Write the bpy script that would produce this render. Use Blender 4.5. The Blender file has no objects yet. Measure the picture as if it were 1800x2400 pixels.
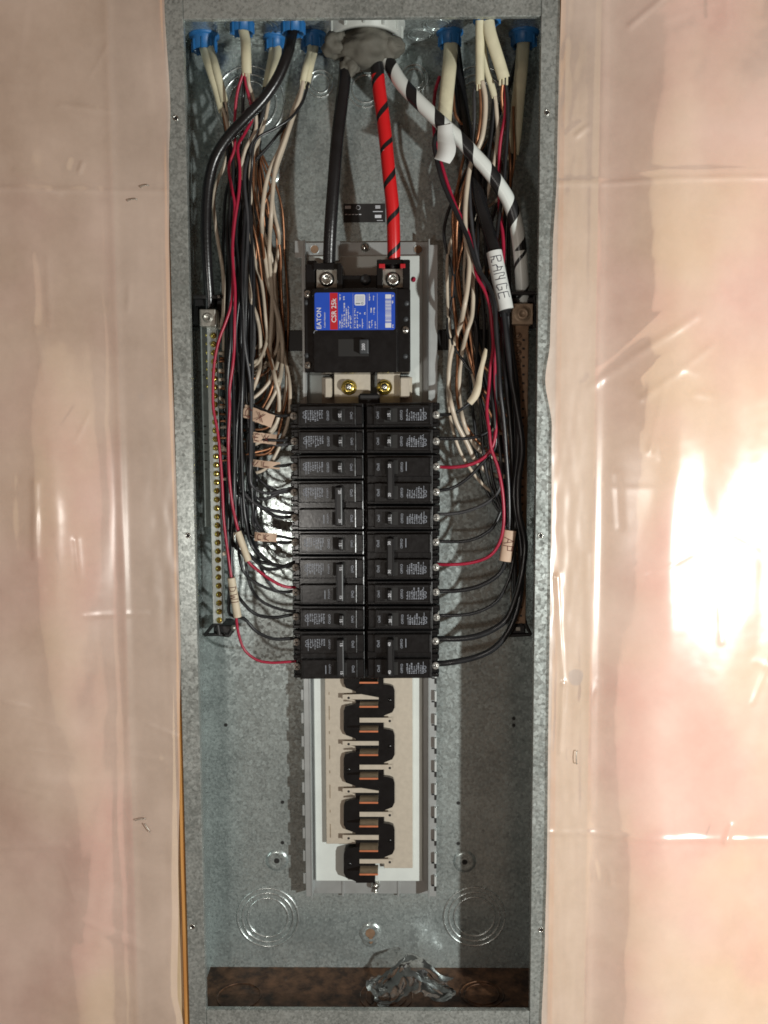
import bpy, bmesh, math, random
from mathutils import Vector, Matrix, noise
random.seed(7)
S = 0.0254                      # everything below is laid out in inches, scaled to metres when linked
SC = bpy.context.scene
COL = SC.collection
# ------------------------------------------------------------------ camera
F, CX, CY, CZ, PI_, YA, RO = 2175.99, 1.1616, -38.7155, 4.3164, 0.0943, -0.0124, 0.0039
cy_, sy_, cp_, sp_, cr_, sr_ = math.cos(YA), math.sin(YA), math.cos(PI_), math.sin(PI_), math.cos(RO), math.sin(RO)
Ry = Matrix(((cy_, -sy_, 0), (sy_, cy_, 0), (0, 0, 1)))
Rp = Matrix(((1, 0, 0), (0, cp_, -sp_), (0, sp_, cp_)))
Rr = Matrix(((cr_, 0, -sr_), (0, 1, 0), (sr_, 0, cr_)))
R = Rr @ Rp @ Ry
RIGHT, FWD, UP = Vector(R[0]), Vector(R[1]), Vector(R[2])
CAMP = Vector((CX, CY, CZ))
cam = bpy.data.cameras.new('camera'); camo = bpy.data.objects.new('camera', cam); COL.objects.link(camo)
m = Matrix.Identity(4)
for i in range(3):
    m[i][0] = RIGHT[i]; m[i][1] = UP[i]; m[i][2] = -FWD[i]; m[i][3] = CAMP[i] * S
camo.matrix_world = m
cam.sensor_fit = 'VERTICAL'; cam.sensor_height = 36; cam.sensor_width = 27
cam.lens = 36 * F / 2400; cam.clip_start = 0.01; cam.clip_end = 50
SC.camera = camo
SC.cycles.filter_width = 1.7
# ------------------------------------------------------------------ light
w = bpy.data.worlds.new('World'); SC.world = w; w.use_nodes = True
bg = w.node_tree.nodes['Background']; bg.inputs[0].default_value = (1.0, 0.68, 0.50, 1); bg.inputs[1].default_value = 0.115
def lamp(name, loc, power, radius, color):
    l = bpy.data.lights.new(name, 'POINT'); l.energy = power; l.shadow_soft_size = radius * S; l.color = color
    o = bpy.data.objects.new(name, l); COL.objects.link(o); o.location = Vector(loc) * S
    return o
lamp('work_lamp', (29.5, -40.0, -6.5), 43.0, 0.7, (0.98, 1.0, 0.96))
lamp('room_lamp', (-9.6, -42.0, -4.8), 5.2, 1.3, (1.0, 0.95, 0.88))
SC.view_settings.view_transform = 'Standard'; SC.view_settings.look = 'None'
SC.view_settings.exposure = 0.18; SC.view_settings.gamma = 1.0; SC.view_settings.use_curve_mapping = False
# ------------------------------------------------------------------ pixel <-> world
PANOFF = 0.0                    # how much lower than its nominal height the mounting pan sits
def H(px, py, h):               # point of the photograph's pixel at height h (inches) above the back plate
    d = RIGHT * ((px - 900) / F) + UP * ((1200 - py) / F) + FWD
    t = (-(h - PANOFF) - CY) / d.y
    p = CAMP + d * t; p.y = -h
    return p
def HZ(px, py, z):
    d = RIGHT * ((px - 900) / F) + UP * ((1200 - py) / F) + FWD
    return CAMP + d * ((z - CZ) / d.z)
def X(px, py, h): return H(px, py, h).x
def Z(px, py, h): return H(px, py, h).z
# ------------------------------------------------------------------ materials
def nt(name):
    m = bpy.data.materials.new(name); m.use_nodes = True
    return m, m.node_tree, m.node_tree.nodes['Principled BSDF']
def mk(name, col, rough=0.5, metal=0.0, var=0.12, nscale=120.0, bump=0.0, bscale=400.0, spec=0.5, rvar=0.0, coat=0.0):
    m, t, b = nt(name); N = t.nodes; L = t.links
    tc = N.new('ShaderNodeTexCoord')
    n = N.new('ShaderNodeTexNoise'); n.inputs['Scale'].default_value = nscale; n.inputs['Detail'].default_value = 4
    L.new(tc.outputs['Object'], n.inputs['Vector'])
    r = N.new('ShaderNodeValToRGB'); e = r.color_ramp.elements
    e[0].position = 0.3; e[1].position = 0.7
    e[0].color = tuple(c * (1 - var) for c in col) + (1,); e[1].color = tuple(min(1, c * (1 + var)) for c in col) + (1,)
    L.new(n.outputs['Fac'], r.inputs['Fac']); L.new(r.outputs['Color'], b.inputs['Base Color'])
    b.inputs['Roughness'].default_value = rough; b.inputs['Metallic'].default_value = metal
    b.inputs['Specular IOR Level'].default_value = spec
    b.inputs['Coat Weight'].default_value = coat
    if rvar:
        mr = N.new('ShaderNodeMapRange'); mr.inputs['To Min'].default_value = max(0.03, rough - rvar); mr.inputs['To Max'].default_value = rough + rvar
        n3 = N.new('ShaderNodeTexNoise'); n3.inputs['Scale'].default_value = nscale * 2.3; n3.inputs['Detail'].default_value = 5
        L.new(tc.outputs['Object'], n3.inputs['Vector']); L.new(n3.outputs['Fac'], mr.inputs['Value']); L.new(mr.outputs['Result'], b.inputs['Roughness'])
    if bump:
        n2 = N.new('ShaderNodeTexNoise'); n2.inputs['Scale'].default_value = bscale; n2.inputs['Detail'].default_value = 3
        L.new(tc.outputs['Object'], n2.inputs['Vector'])
        bp = N.new('ShaderNodeBump'); bp.inputs['Strength'].default_value = bump; bp.inputs['Distance'].default_value = 0.001
        L.new(n2.outputs['Fac'], bp.inputs['Height']); L.new(bp.outputs['Normal'], b.inputs['Normal'])
    return m
def galv(name, lo, hi, metal=0.55, rough=0.42):
    m, t, b = nt(name); N = t.nodes; L = t.links
    tc = N.new('ShaderNodeTexCoord')
    v = N.new('ShaderNodeTexVoronoi'); v.inputs['Scale'].default_value = 330
    n1 = N.new('ShaderNodeTexNoise'); n1.inputs['Scale'].default_value = 420; n1.inputs['Detail'].default_value = 4
    n2 = N.new('ShaderNodeTexNoise'); n2.inputs['Scale'].default_value = 14; n2.inputs['Detail'].default_value = 6; n2.inputs['Roughness'].default_value = 0.65
    n4 = N.new('ShaderNodeTexNoise'); n4.inputs['Scale'].default_value = 260; n4.inputs['Detail'].default_value = 2
    sep = N.new('ShaderNodeSeparateColor')
    for q in (v, n1, n2, n4): L.new(tc.outputs['Object'], q.inputs['Vector'])
    L.new(v.outputs['Color'], sep.inputs['Color'])
    a = N.new('ShaderNodeMath'); a.operation = 'MULTIPLY_ADD'; a.inputs[1].default_value = 0.22
    L.new(sep.outputs['Red'], a.inputs[0]); L.new(n1.outputs['Fac'], a.inputs[2])
    c = N.new('ShaderNodeMath'); c.operation = 'MULTIPLY_ADD'; c.inputs[1].default_value = 0.9
    L.new(n2.outputs['Fac'], c.inputs[0]); L.new(a.outputs[0], c.inputs[2])
    r = N.new('ShaderNodeValToRGB'); e = r.color_ramp.elements
    e[0].position = 0.70; e[1].position = 1.35 if False else 1.0
    s = N.new('ShaderNodeMath'); s.operation = 'MULTIPLY'; s.inputs[1].default_value = 0.82
    L.new(c.outputs[0], s.inputs[0]); L.new(s.outputs[0], r.inputs['Fac'])
    e[0].color = lo + (1,); e[1].color = hi + (1,)
    # small dark oxide specks
    r2 = N.new('ShaderNodeValToRGB'); r2.color_ramp.elements[0].position = 0.31; r2.color_ramp.elements[1].position = 0.40
    r2.color_ramp.elements[0].color = (0.70, 0.70, 0.70, 1); r2.color_ramp.elements[1].color = (1, 1, 1, 1)
    L.new(n4.outputs['Fac'], r2.inputs['Fac'])
    mx = N.new('ShaderNodeMix'); mx.data_type = 'RGBA'; mx.blend_type = 'MULTIPLY'; mx.inputs['Factor'].default_value = 1
    L.new(r.outputs['Color'], mx.inputs['A']); L.new(r2.outputs['Color'], mx.inputs['B'])
    L.new(mx.outputs['Result'], b.inputs['Base Color'])
    b.inputs['Metallic'].default_value = metal
    mr = N.new('ShaderNodeMapRange'); mr.inputs['To Min'].default_value = rough - 0.1; mr.inputs['To Max'].default_value = rough + 0.12
    L.new(sep.outputs['Green'], mr.inputs['Value']); L.new(mr.outputs['Result'], b.inputs['Roughness'])
    bp = N.new('ShaderNodeBump'); bp.inputs['Strength'].default_value = 0.07; bp.inputs['Distance'].default_value = 0.0005
    L.new(n1.outputs['Fac'], bp.inputs['Height']); L.new(bp.outputs['Normal'], b.inputs['Normal'])
    return m
def film_mat(name, tint, alpha, gl=0.08, rough=0.16, gcol=0.8):
    m = bpy.data.materials.new(name); m.use_nodes = True; t = m.node_tree; N = t.nodes; L = t.links; N.clear()
    out = N.new('ShaderNodeOutputMaterial'); tr = N.new('ShaderNodeBsdfTransparent'); di = N.new('ShaderNodeBsdfDiffuse'); g = N.new('ShaderNodeBsdfGlossy')
    tr.inputs[0].default_value = (0.97, 0.96, 0.94, 1)
    tc = N.new('ShaderNodeTexCoord'); n = N.new('ShaderNodeTexNoise'); n.inputs['Scale'].default_value = 9; n.inputs['Detail'].default_value = 7; n.inputs['Roughness'].default_value = 0.6
    L.new(tc.outputs['Object'], n.inputs['Vector'])
    mr = N.new('ShaderNodeMapRange'); mr.inputs['From Min'].default_value = 0.3; mr.inputs['From Max'].default_value = 0.7
    mr.inputs['To Min'].default_value = alpha - 0.12; mr.inputs['To Max'].default_value = alpha + 0.14
    L.new(n.outputs['Fac'], mr.inputs['Value'])
    di.inputs[0].default_value = tint + (1,)
    a = N.new('ShaderNodeMixShader'); L.new(mr.outputs['Result'], a.inputs[0]); L.new(tr.outputs[0], a.inputs[1]); L.new(di.outputs[0], a.inputs[2])
    g.inputs['Roughness'].default_value = rough; g.inputs['Color'].default_value = (gcol, gcol, gcol, 1)
    fr = N.new('ShaderNodeFresnel'); fr.inputs['IOR'].default_value = 1.5
    ad = N.new('ShaderNodeMath'); ad.operation = 'ADD'; ad.inputs[1].default_value = gl; L.new(fr.outputs[0], ad.inputs[0])
    n2 = N.new('ShaderNodeTexNoise'); n2.inputs['Scale'].default_value = 60; n2.inputs['Detail'].default_value = 5; L.new(tc.outputs['Object'], n2.inputs['Vector'])
    bp = N.new('ShaderNodeBump'); bp.inputs['Strength'].default_value = 0.03; bp.inputs['Distance'].default_value = 0.002
    L.new(n2.outputs['Fac'], bp.inputs['Height']); L.new(bp.outputs['Normal'], g.inputs['Normal'])
    b = N.new('ShaderNodeMixShader'); L.new(ad.outputs[0], b.inputs[0]); L.new(a.outputs[0], b.inputs[1]); L.new(g.outputs[0], b.inputs[2])
    L.new(b.outputs[0], out.inputs['Surface'])
    return m
def stripe_mat(name, base, band, pitch, duty, rough=0.32, phase=0.0, start=-1.0, end=999.0, taper=0.0):
    # helical tape pattern: U = inches along the cable, V = turn around it
    m, t, b = nt(name); N = t.nodes; L = t.links
    uv = N.new('ShaderNodeUVMap'); sp = N.new('ShaderNodeSeparateXYZ'); L.new(uv.outputs[0], sp.inputs[0])
    def M2(op, a, c=None):
        q = N.new('ShaderNodeMath'); q.operation = op
        for i, vv in enumerate((a, c)):
            if vv is None: continue
            if isinstance(vv, (int, float)): q.inputs[i].default_value = vv
            else: L.new(vv, q.inputs[i])
        return q.outputs[0]
    u = M2('MULTIPLY', sp.outputs[0], 100.0)
    nz = N.new('ShaderNodeTexNoise'); nz.inputs['Scale'].default_value = 0.35; nz.noise_dimensions = '1D'; L.new(u, nz.inputs['W'])
    k = M2('FRACT', M2('ADD', M2('SUBTRACT', M2('DIVIDE', u, pitch), sp.outputs[1]), M2('ADD', M2('MULTIPLY', nz.outputs['Fac'], 0.5), phase)))
    dd = M2('ADD', M2('MULTIPLY', M2('GREATER_THAN', u, end), taper), duty)
    g = M2('LESS_THAN', k, dd)
    g = M2('MAXIMUM', g, M2('LESS_THAN', u, start))
    mx = N.new('ShaderNodeMix'); mx.data_type = 'RGBA'; L.new(g, mx.inputs['Factor'])
    mx.inputs['A'].default_value = base + (1,); mx.inputs['B'].default_value = band + (1,)
    L.new(mx.outputs['Result'], b.inputs['Base Color']); b.inputs['Roughness'].default_value = rough
    bp = N.new('ShaderNodeBump'); bp.inputs['Strength'].default_value = 0.6; bp.inputs['Distance'].default_value = 0.0006
    L.new(g, bp.inputs['Height']); L.new(bp.outputs['Normal'], b.inputs['Normal'])
    return m
def wood_mat(name, a, c):
    m, t, b = nt(name); N = t.nodes; L = t.links
    tc = N.new('ShaderNodeTexCoord'); mp = N.new('ShaderNodeMapping'); mp.inputs['Scale'].default_value = (60, 60, 3)
    n = N.new('ShaderNodeTexNoise'); n.inputs['Scale'].default_value = 3; n.inputs['Detail'].default_value = 6
    L.new(tc.outputs['Object'], mp.inputs[0]); L.new(mp.outputs[0], n.inputs['Vector'])
    r = N.new('ShaderNodeValToRGB'); r.color_ramp.elements[0].color = a + (1,); r.color_ramp.elements[1].color = c + (1,)
    r.color_ramp.elements[0].position = .35; r.color_ramp.elements[1].position = .65
    L.new(n.outputs['Fac'], r.inputs['Fac']); L.new(r.outputs['Color'], b.inputs['Base Color']); b.inputs['Roughness'].default_value = 0.7
    return m
MT = {
 'galv': galv('galvanised_steel', (0.30, 0.34, 0.335), (0.48, 0.54, 0.53), 0.55, 0.26),
 'galv2': galv('galvanised_flange', (0.31, 0.34, 0.325), (0.52, 0.56, 0.54), 0.55, 0.30),
 'stain': None, 'emboss': galv('rubbed_emboss_steel', (0.50, 0.54, 0.53), (0.66, 0.70, 0.69), 0.75, 0.26),  # emboss carries the shine of the ring edges as a lighter colour
 'pan': mk('pan_aluminium', (0.50, 0.53, 0.53), 0.38, 0.6, 0.06, 60, rvar=.06),
 'steel': mk('bright_screw_steel', (0.62, 0.62, 0.58), 0.25, 0.95, 0.15, 500, bump=.3, bscale=900),
 'lug': mk('tin_plated_lug', (0.50, 0.49, 0.44), 0.38, 0.8, 0.12, 300, bump=.2),
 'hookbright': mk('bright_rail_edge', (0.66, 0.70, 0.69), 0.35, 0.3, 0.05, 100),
 'brass': mk('yellow_brass', (0.80, 0.62, 0.16), 0.22, 0.95, 0.15, 300),
 'brassdull': mk('worn_brass_and_tin', (0.58, 0.50, 0.28), 0.34, 0.9, 0.2, 300),
 'tinbar': mk('dull_tinned_bar', (0.40, 0.43, 0.41), 0.42, 0.55, 0.14, 200),
 'bartan': mk('brown_tarnished_bar', (0.30, 0.19, 0.12), 0.5, 0.35, 0.2, 200),  # shade of the right neutral bar put into a brown colour, also in holes
 'screwb': mk('bright_terminal_screw', (0.74, 0.73, 0.68), 0.30, 0.6, 0.15, 500, bump=.3, bscale=900),
 'black': mk('black_breaker_plastic', (0.007, 0.007, 0.0075), 0.24, 0.0, 0.25, 90, rvar=.08, bump=.05),
 'black2': mk('matt_black_plastic', (0.016, 0.015, 0.015), 0.5, 0.0, 0.2, 90),
 'handle': mk('handle_plastic', (0.006, 0.006, 0.007), 0.42, 0.0, 0.1, 90),
 'handlegrey': mk('grey_handle_plastic', (0.05, 0.055, 0.06), 0.4, 0.0, 0.1, 90),
 'print': mk('pale_printed_ink', (0.26, 0.28, 0.32), 0.6, 0.0, 0.15, 900),
 'printw': mk('white_printed_ink', (0.68, 0.70, 0.74), 0.6, 0.0, 0.08, 900),
 'blue': mk('blue_label', (0.012, 0.075, 0.52), 0.42, 0.0, 0.08, 60),
 'red': mk('red_label', (0.50, 0.012, 0.02), 0.42, 0.0, 0.08, 60),
 'whiteplate': mk('white_insulator_plastic', (0.66, 0.70, 0.67), 0.45, 0.0, 0.04, 60),
 'bus': mk('beige_tinned_bus', (0.56, 0.50, 0.41), 0.42, 0.15, 0.06, 200, bump=.1),
 'stab': mk('tinned_stab', (0.38, 0.31, 0.22), 0.4, 0.5, 0.15, 200),
 'copper': mk('copper_cut_edge', (0.85, 0.30, 0.15), 0.35, 0.5, 0.1, 200),
 'cuwire': mk('bare_copper_wire', (0.36, 0.17, 0.09), 0.42, 0.75, 0.25, 150),
 'wblack': mk('black_wire_insulation', (0.016, 0.017, 0.019), 0.30, 0.0, 0.3, 60, bump=.05),
 'wgrey': mk('grey_black_wire_insulation', (0.045, 0.046, 0.05), 0.34, 0.0, 0.3, 60),
 'wwhite': mk('white_wire_insulation', (0.56, 0.48, 0.38), 0.35, 0.0, 0.12, 60),
 'wred': mk('red_wire_insulation', (0.37, 0.014, 0.045), 0.36, 0.0, 0.12, 60),
 'sheath': mk('cream_cable_sheath', (0.66, 0.62, 0.44), 0.48, 0.0, 0.10, 80, bump=.15, bscale=300),
 'bsheath': mk('black_cable_jacket', (0.011, 0.011, 0.012), 0.27, 0.0, 0.3, 50, bump=.12),
 'connblue': mk('blue_connector_plastic', (0.02, 0.15, 0.40), 0.42, 0.0, 0.1, 80),
 'putty': mk('grey_duct_putty', (0.12, 0.115, 0.095), 0.75, 0.0, 0.22, 60, bump=.7, bscale=140),
 'hub': mk('zinc_hub', (0.55, 0.58, 0.55), 0.5, 0.2, 0.1, 100),
 'tape': mk('masking_tape', (0.56, 0.40, 0.29), 0.6, 0.0, 0.10, 90, bump=.2),
 'tapecream': mk('cream_tape', (0.62, 0.54, 0.40), 0.55, 0.0, 0.08, 90, bump=.2),
 'tapewhite': mk('white_vinyl_tape', (0.74, 0.76, 0.74), 0.32, 0.0, 0.05, 60),
 'ink': mk('marker_ink', (0.02, 0.015, 0.04), 0.6, 0.0, 0.1, 60),
 'inkred': mk('brown_marker_ink', (0.12, 0.02, 0.015), 0.6, 0.0, 0.1, 60),
 'hole': mk('dark_hole', (0.012, 0.011, 0.010), 0.7, 0.0, 0.1, 60),
 'wood': wood_mat('orange_cut_wood', (0.55, 0.24, 0.06), (0.72, 0.40, 0.13)),
 'knot': mk('grey_knot', (0.30, 0.27, 0.26), 0.8, 0.0, 0.25, 60),
 'studface': wood_mat('pale_stud_wood', (0.60, 0.44, 0.27), (0.70, 0.55, 0.36)),
 'film': film_mat('clear_milky_film', (0.97, 0.78, 0.66), 0.52, 0.03, 0.25),
 'scrap': film_mat('clear_film_scrap', (0.45, 0.42, 0.38), 0.14, -0.02, 0.36, 0.30),
 'batt': None,
 'neutral': stripe_mat('white_tape_on_black_cable', (0.014, 0.014, 0.015), (0.74, 0.78, 0.75), 1.42, 0.62, phase=0.3, end=9.3, taper=0.27),
 'hotred': stripe_mat('red_tape_on_black_cable', (0.62, 0.012, 0.015), (0.012, 0.012, 0.013), 1.25, 0.17, phase=0.15, start=1.0),
}
m, t, b = nt('pink_fibre_insulation'); N = t.nodes; L = t.links
tc = N.new('ShaderNodeTexCoord'); n = N.new('ShaderNodeTexNoise'); n.inputs['Scale'].default_value = 6; n.inputs['Detail'].default_value = 4
L.new(tc.outputs['Object'], n.inputs['Vector'])
r = N.new('ShaderNodeValToRGB'); r.color_ramp.elements[0].color = (0.95, 0.47, 0.40, 1); r.color_ramp.elements[1].color = (0.96, 0.74, 0.48, 1)
r.color_ramp.elements[0].position = .42; r.color_ramp.elements[1].position = .58
L.new(n.outputs['Fac'], r.inputs['Fac']); L.new(r.outputs['Color'], b.inputs['Base Color']); b.inputs['Roughness'].default_value = 0.95
MT['batt'] = m
# bottom wall: galvanised steel, its brown shade put into a mottled colour
m, t, b = nt('brown_stained_steel'); N = t.nodes; L = t.links
tc = N.new('ShaderNodeTexCoord'); n = N.new('ShaderNodeTexNoise'); n.inputs['Scale'].default_value = 45; n.inputs['Detail'].default_value = 8; n.inputs['Roughness'].default_value = .7
L.new(tc.outputs['Object'], n.inputs['Vector'])
r = N.new('ShaderNodeValToRGB'); r.color_ramp.elements[0].color = (0.035, 0.014, 0.006, 1); r.color_ramp.elements[1].color = (0.25, 0.125, 0.065, 1)
r.color_ramp.elements[0].position = .40; r.color_ramp.elements[1].position = .66
L.new(n.outputs['Fac'], r.inputs['Fac']); L.new(r.outputs['Color'], b.inputs['Base Color']); b.inputs['Roughness'].default_value = 0.5; b.inputs['Metallic'].default_value = .3
MT['stain'] = m
# ------------------------------------------------------------------ mesh helpers
class M:
    def __init__(s): s.v = []; s.f = []; s.mi = []; s.uv = {}; s.sm = []
    def add(s, vs, fs, mi=0, smooth=False, uvs=None):
        o = len(s.v); s.v += [tuple(p) for p in vs]
        for k, f in enumerate(fs):
            if uvs: s.uv[len(s.f)] = uvs[k]
            s.f.append([i + o for i in f]); s.mi.append(mi); s.sm.append(smooth)
        return s
    def bm(s, bm_, mi=0, smooth=False):
        bm_.verts.index_update()
        s.add([v.co[:] for v in bm_.verts], [[v.index for v in f.verts] for f in bm_.faces], mi, smooth); bm_.free(); return s
    def box(s, x0, x1, h0, h1, z0, z1, bev=0.0, mi=0, rot=None, seg=1):
        # h = height above the back plate, so y = -h
        bm_ = bmesh.new(); bmesh.ops.create_cube(bm_, size=1)
        c = Vector(((x0 + x1) / 2, -(h0 + h1) / 2, (z0 + z1) / 2)); d = (abs(x1 - x0), abs(h1 - h0), abs(z1 - z0))
        for v in bm_.verts: v.co = Vector((v.co.x * d[0], v.co.y * d[1], v.co.z * d[2]))
        if bev: bmesh.ops.bevel(bm_, geom=bm_.edges[:], offset=min(bev, min(d) * .45), segments=seg, affect='EDGES', profile=.5)
        for v in bm_.verts: v.co = (rot @ v.co if rot else v.co) + c
        return s.bm(bm_, mi)
    def cyl(s, c, ax, r0, r1, ln, n=20, mi=0, smooth=True, cap=True):
        ax = Vector(ax).normalized(); c = Vector(c); u = ax.orthogonal().normalized(); w_ = ax.cross(u)
        vs = []
        for k, (t_, r_) in enumerate(((0, r0), (ln, r1))):
            for i in range(n):
                a = 2 * math.pi * i / n; vs.append(c + ax * t_ + (u * math.cos(a) + w_ * math.sin(a)) * r_)
        s.add(vs, [[i, (i + 1) % n, n + (i + 1) % n, n + i] for i in range(n)], mi, smooth)
        if cap: s.add(vs[:n], [list(range(n))[::-1]], mi); s.add(vs[n:], [list(range(n))], mi)
        return s
    def lathe(s, c, ax, prof, n=28, mi=0, smooth=True):
        ax = Vector(ax).normalized(); c = Vector(c); u = ax.orthogonal().normalized(); w_ = ax.cross(u); vs = []; fs = []
        for (r_, t_) in prof:
            for i in range(n):
                a = 2 * math.pi * i / n; vs.append(c + ax * t_ + (u * math.cos(a) + w_ * math.sin(a)) * r_)
        for k in range(len(prof) - 1):
            for i in range(n): fs.append([k * n + i, k * n + (i + 1) % n, (k + 1) * n + (i + 1) % n, (k + 1) * n + i])
        return s.add(vs, fs, mi, smooth)
    def prism(s, pts, h0, h1, mi=0):      # pts = outline (x, z)
        n = len(pts)
        vs = [(x, -h0, z) for x, z in pts] + [(x, -h1, z) for x, z in pts]
        s.add(vs, [list(range(n)), list(range(2 * n - 1, n - 1, -1))] + [[i, (i + 1) % n, n + (i + 1) % n, n + i] for i in range(n)], mi)
        return s
    def tube(s, pts, r_, n=10, mi=0, squash=1.0, cap=True, uoff=0.0):
        P = smooth_path(pts); 
        if not callable(r_): rr = lambda t_: r_
        else: rr = r_
        T = [(P[min(i + 1, len(P) - 1)] - P[max(i - 1, 0)]).normalized() for i in range(len(P))]
        N0 = T[0].cross(Vector((0, 1, 0)))
        if N0.length < 1e-3: N0 = T[0].orthogonal()
        N0.normalize(); vs = []; d = uoff; U = []
        for i, p in enumerate(P):
            N0 = (N0 - T[i] * N0.dot(T[i])).normalized(); B = T[i].cross(N0)
            if i: d += (P[i] - P[i - 1]).length
            U.append(d); q = rr(i / (len(P) - 1))
            for k in range(n):
                a = 2 * math.pi * k / n
                vs.append(p + N0 * math.cos(a) * q + B * math.sin(a) * q * squash)
        fs = []; uvs = []
        for i in range(len(P) - 1):
            for k in range(n):
                fs.append([i * n + k, i * n + (k + 1) % n, (i + 1) * n + (k + 1) % n, (i + 1) * n + k])
                uvs.append([(U[i] / 100, k / n), (U[i] / 100, (k + 1) / n), (U[i + 1] / 100, (k + 1) / n), (U[i + 1] / 100, k / n)])
        s.add(vs, fs, mi, True, uvs)
        if cap: s.add(vs[:n], [list(range(n))[::-1]], mi); s.add(vs[-n:], [list(range(n))], mi)
        return s
    def torus(s, c, ax, R_, r_, n=40, k=6, mi=0, flat=1.0, a0=0, a1=2 * math.pi):
        ax = Vector(ax).normalized(); c = Vector(c); u = ax.orthogonal().normalized(); w_ = ax.cross(u); vs = []; fs = []
        for i in range(n):
            a = 2 * math.pi * i / n; d = u * math.cos(a) + w_ * math.sin(a)
            for j in range(k):
                bb = 2 * math.pi * j / k; vs.append(c + d * (R_ + r_ * math.cos(bb)) + ax * r_ * math.sin(bb) * flat)
        for i in range(n):
            for j in range(k): fs.append([i * k + j, ((i + 1) % n) * k + j, ((i + 1) % n) * k + (j + 1) % k, i * k + (j + 1) % k])
        return s.add(vs, fs, mi, True)
    def text(s, st, size, c, ex, ey, mi=0):  # ex / ey : direction of reading, direction of letter tops
        vs, fs = text_data(st); c = Vector(c); ex = Vector(ex); ey = Vector(ey)
        return s.add([c + ex * (p[0] * size) + ey * (p[1] * size) for p in vs], fs, mi)
    def build(s, name, mats, parent=None, loc=None):
        off = Vector(loc) if loc is not None else (Vector(parent['_o']) if parent is not None and '_o' in parent else Vector((0, 0, 0)))
        me = bpy.data.meshes.new(name)
        me.from_pydata([((Vector(p) - off + Vector((0, PANOFF, 0))) * S)[:] for p in s.v], [], s.f)
        if not isinstance(mats, (list, tuple)): mats = [mats]
        for q in mats: me.materials.append(MT[q] if isinstance(q, str) else q)
        me.polygons.foreach_set('material_index', s.mi); me.polygons.foreach_set('use_smooth', s.sm)
        if s.uv:
            ul = me.uv_layers.new(name='UVMap')
            for fi, uvs in s.uv.items():
                for li, q in zip(me.polygons[fi].loop_indices, uvs): ul.data[li].uv = q
        me.validate(); me.update()
        if not s.uv:
            bm_ = bmesh.new(); bm_.from_mesh(me); bmesh.ops.recalc_face_normals(bm_, faces=bm_.faces); bm_.to_mesh(me); bm_.free()
        o = bpy.data.objects.new(name, me); COL.objects.link(o)
        if parent is not None:
            o.parent = parent; o['_o'] = off[:]
        else:
            o.location = off * S; o['_o'] = off[:]
        return o
TX = {}
def text_data(st):
    if st in TX: return TX[st]
    cu = bpy.data.curves.new('t', 'FONT'); cu.body = st; cu.size = 1; cu.align_x = 'CENTER'; cu.align_y = 'CENTER'; cu.resolution_u = 2; cu.offset = 0.012
    ob = bpy.data.objects.new('t', cu); COL.objects.link(ob)
    dg = bpy.context.evaluated_depsgraph_get(); dg.update()
    me = bpy.data.meshes.new_from_object(ob.evaluated_get(dg))
    r_ = ([v.co[:2] for v in me.vertices], [list(p.vertices) for p in me.polygons])
    bpy.data.objects.remove(ob); bpy.data.curves.remove(cu); bpy.data.meshes.remove(me)
    TX[st] = r_; return r_
def smooth_path(pts, step=0.16):
    P = [Vector(p) for p in pts]
    if len(P) == 2: P = [P[0], (P[0] + P[1]) / 2, P[1]]
    Q = [P[0] * 2 - P[1]] + P + [P[-1] * 2 - P[-2]]; out = []
    for i in range(1, len(Q) - 2):
        p0, p1, p2, p3 = Q[i - 1:i + 3]; n = max(2, int((p2 - p1).length / step))
        d0 = max((p1 - p0).length, 1e-4) ** .5; d1 = max((p2 - p1).length, 1e-4) ** .5; d2 = max((p3 - p2).length, 1e-4) ** .5
        m1 = ((p1 - p0) / d0 - (p2 - p0) / (d0 + d1) + (p2 - p1) / d1) * d1
        m2 = ((p2 - p1) / d1 - (p3 - p1) / (d1 + d2) + (p3 - p2) / d2) * d1
        for k in range(n):
            t_ = k / n
            out.append(p1 * (2*t_**3 - 3*t_**2 + 1) + m1 * (t_**3 - 2*t_**2 + t_) + p2 * (-2*t_**3 + 3*t_**2) + m2 * (t_**3 - t_**2))
    out.append(P[-1]); return out
def tag(o, label=None, cat=None, group=None, kind=None):
    if label: o['label'] = label
    if cat: o['category'] = cat
    if group: o['group'] = group
    if kind: o['kind'] = kind
    return o
def thing(name, label, cat, loc, group=None):
    o = bpy.data.objects.new(name, None); COL.objects.link(o); o.location = Vector(loc) * S; o['_o'] = tuple(loc)
    o.empty_display_size = 0.01
    return tag(o, label, cat, group)
FRONT = (0, -1, 0)
def screw(mm, c, r_, ht=0.06, kind='cross', mi=0, mj=1):
    # a domed screw head facing the viewer with a recess cut in a second material
    c = Vector(c)
    mm.lathe(c, FRONT, [(r_, 0), (r_, ht * .5), (r_ * .8, ht), (0.001, ht * 1.15)], 18, mi)
    a = random.uniform(0, math.pi)
    for k in range(2 if kind == 'cross' else 1):
        rot = Matrix.Rotation(a + k * math.pi / 2, 3, 'Y'); l = r_ * .62
        mm.box(c.x - l, c.x + l, -c.y + ht * .6, -c.y + ht * 1.25, c.z - r_ * .11, c.z + r_ * .11, 0, mj, rot)

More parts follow.
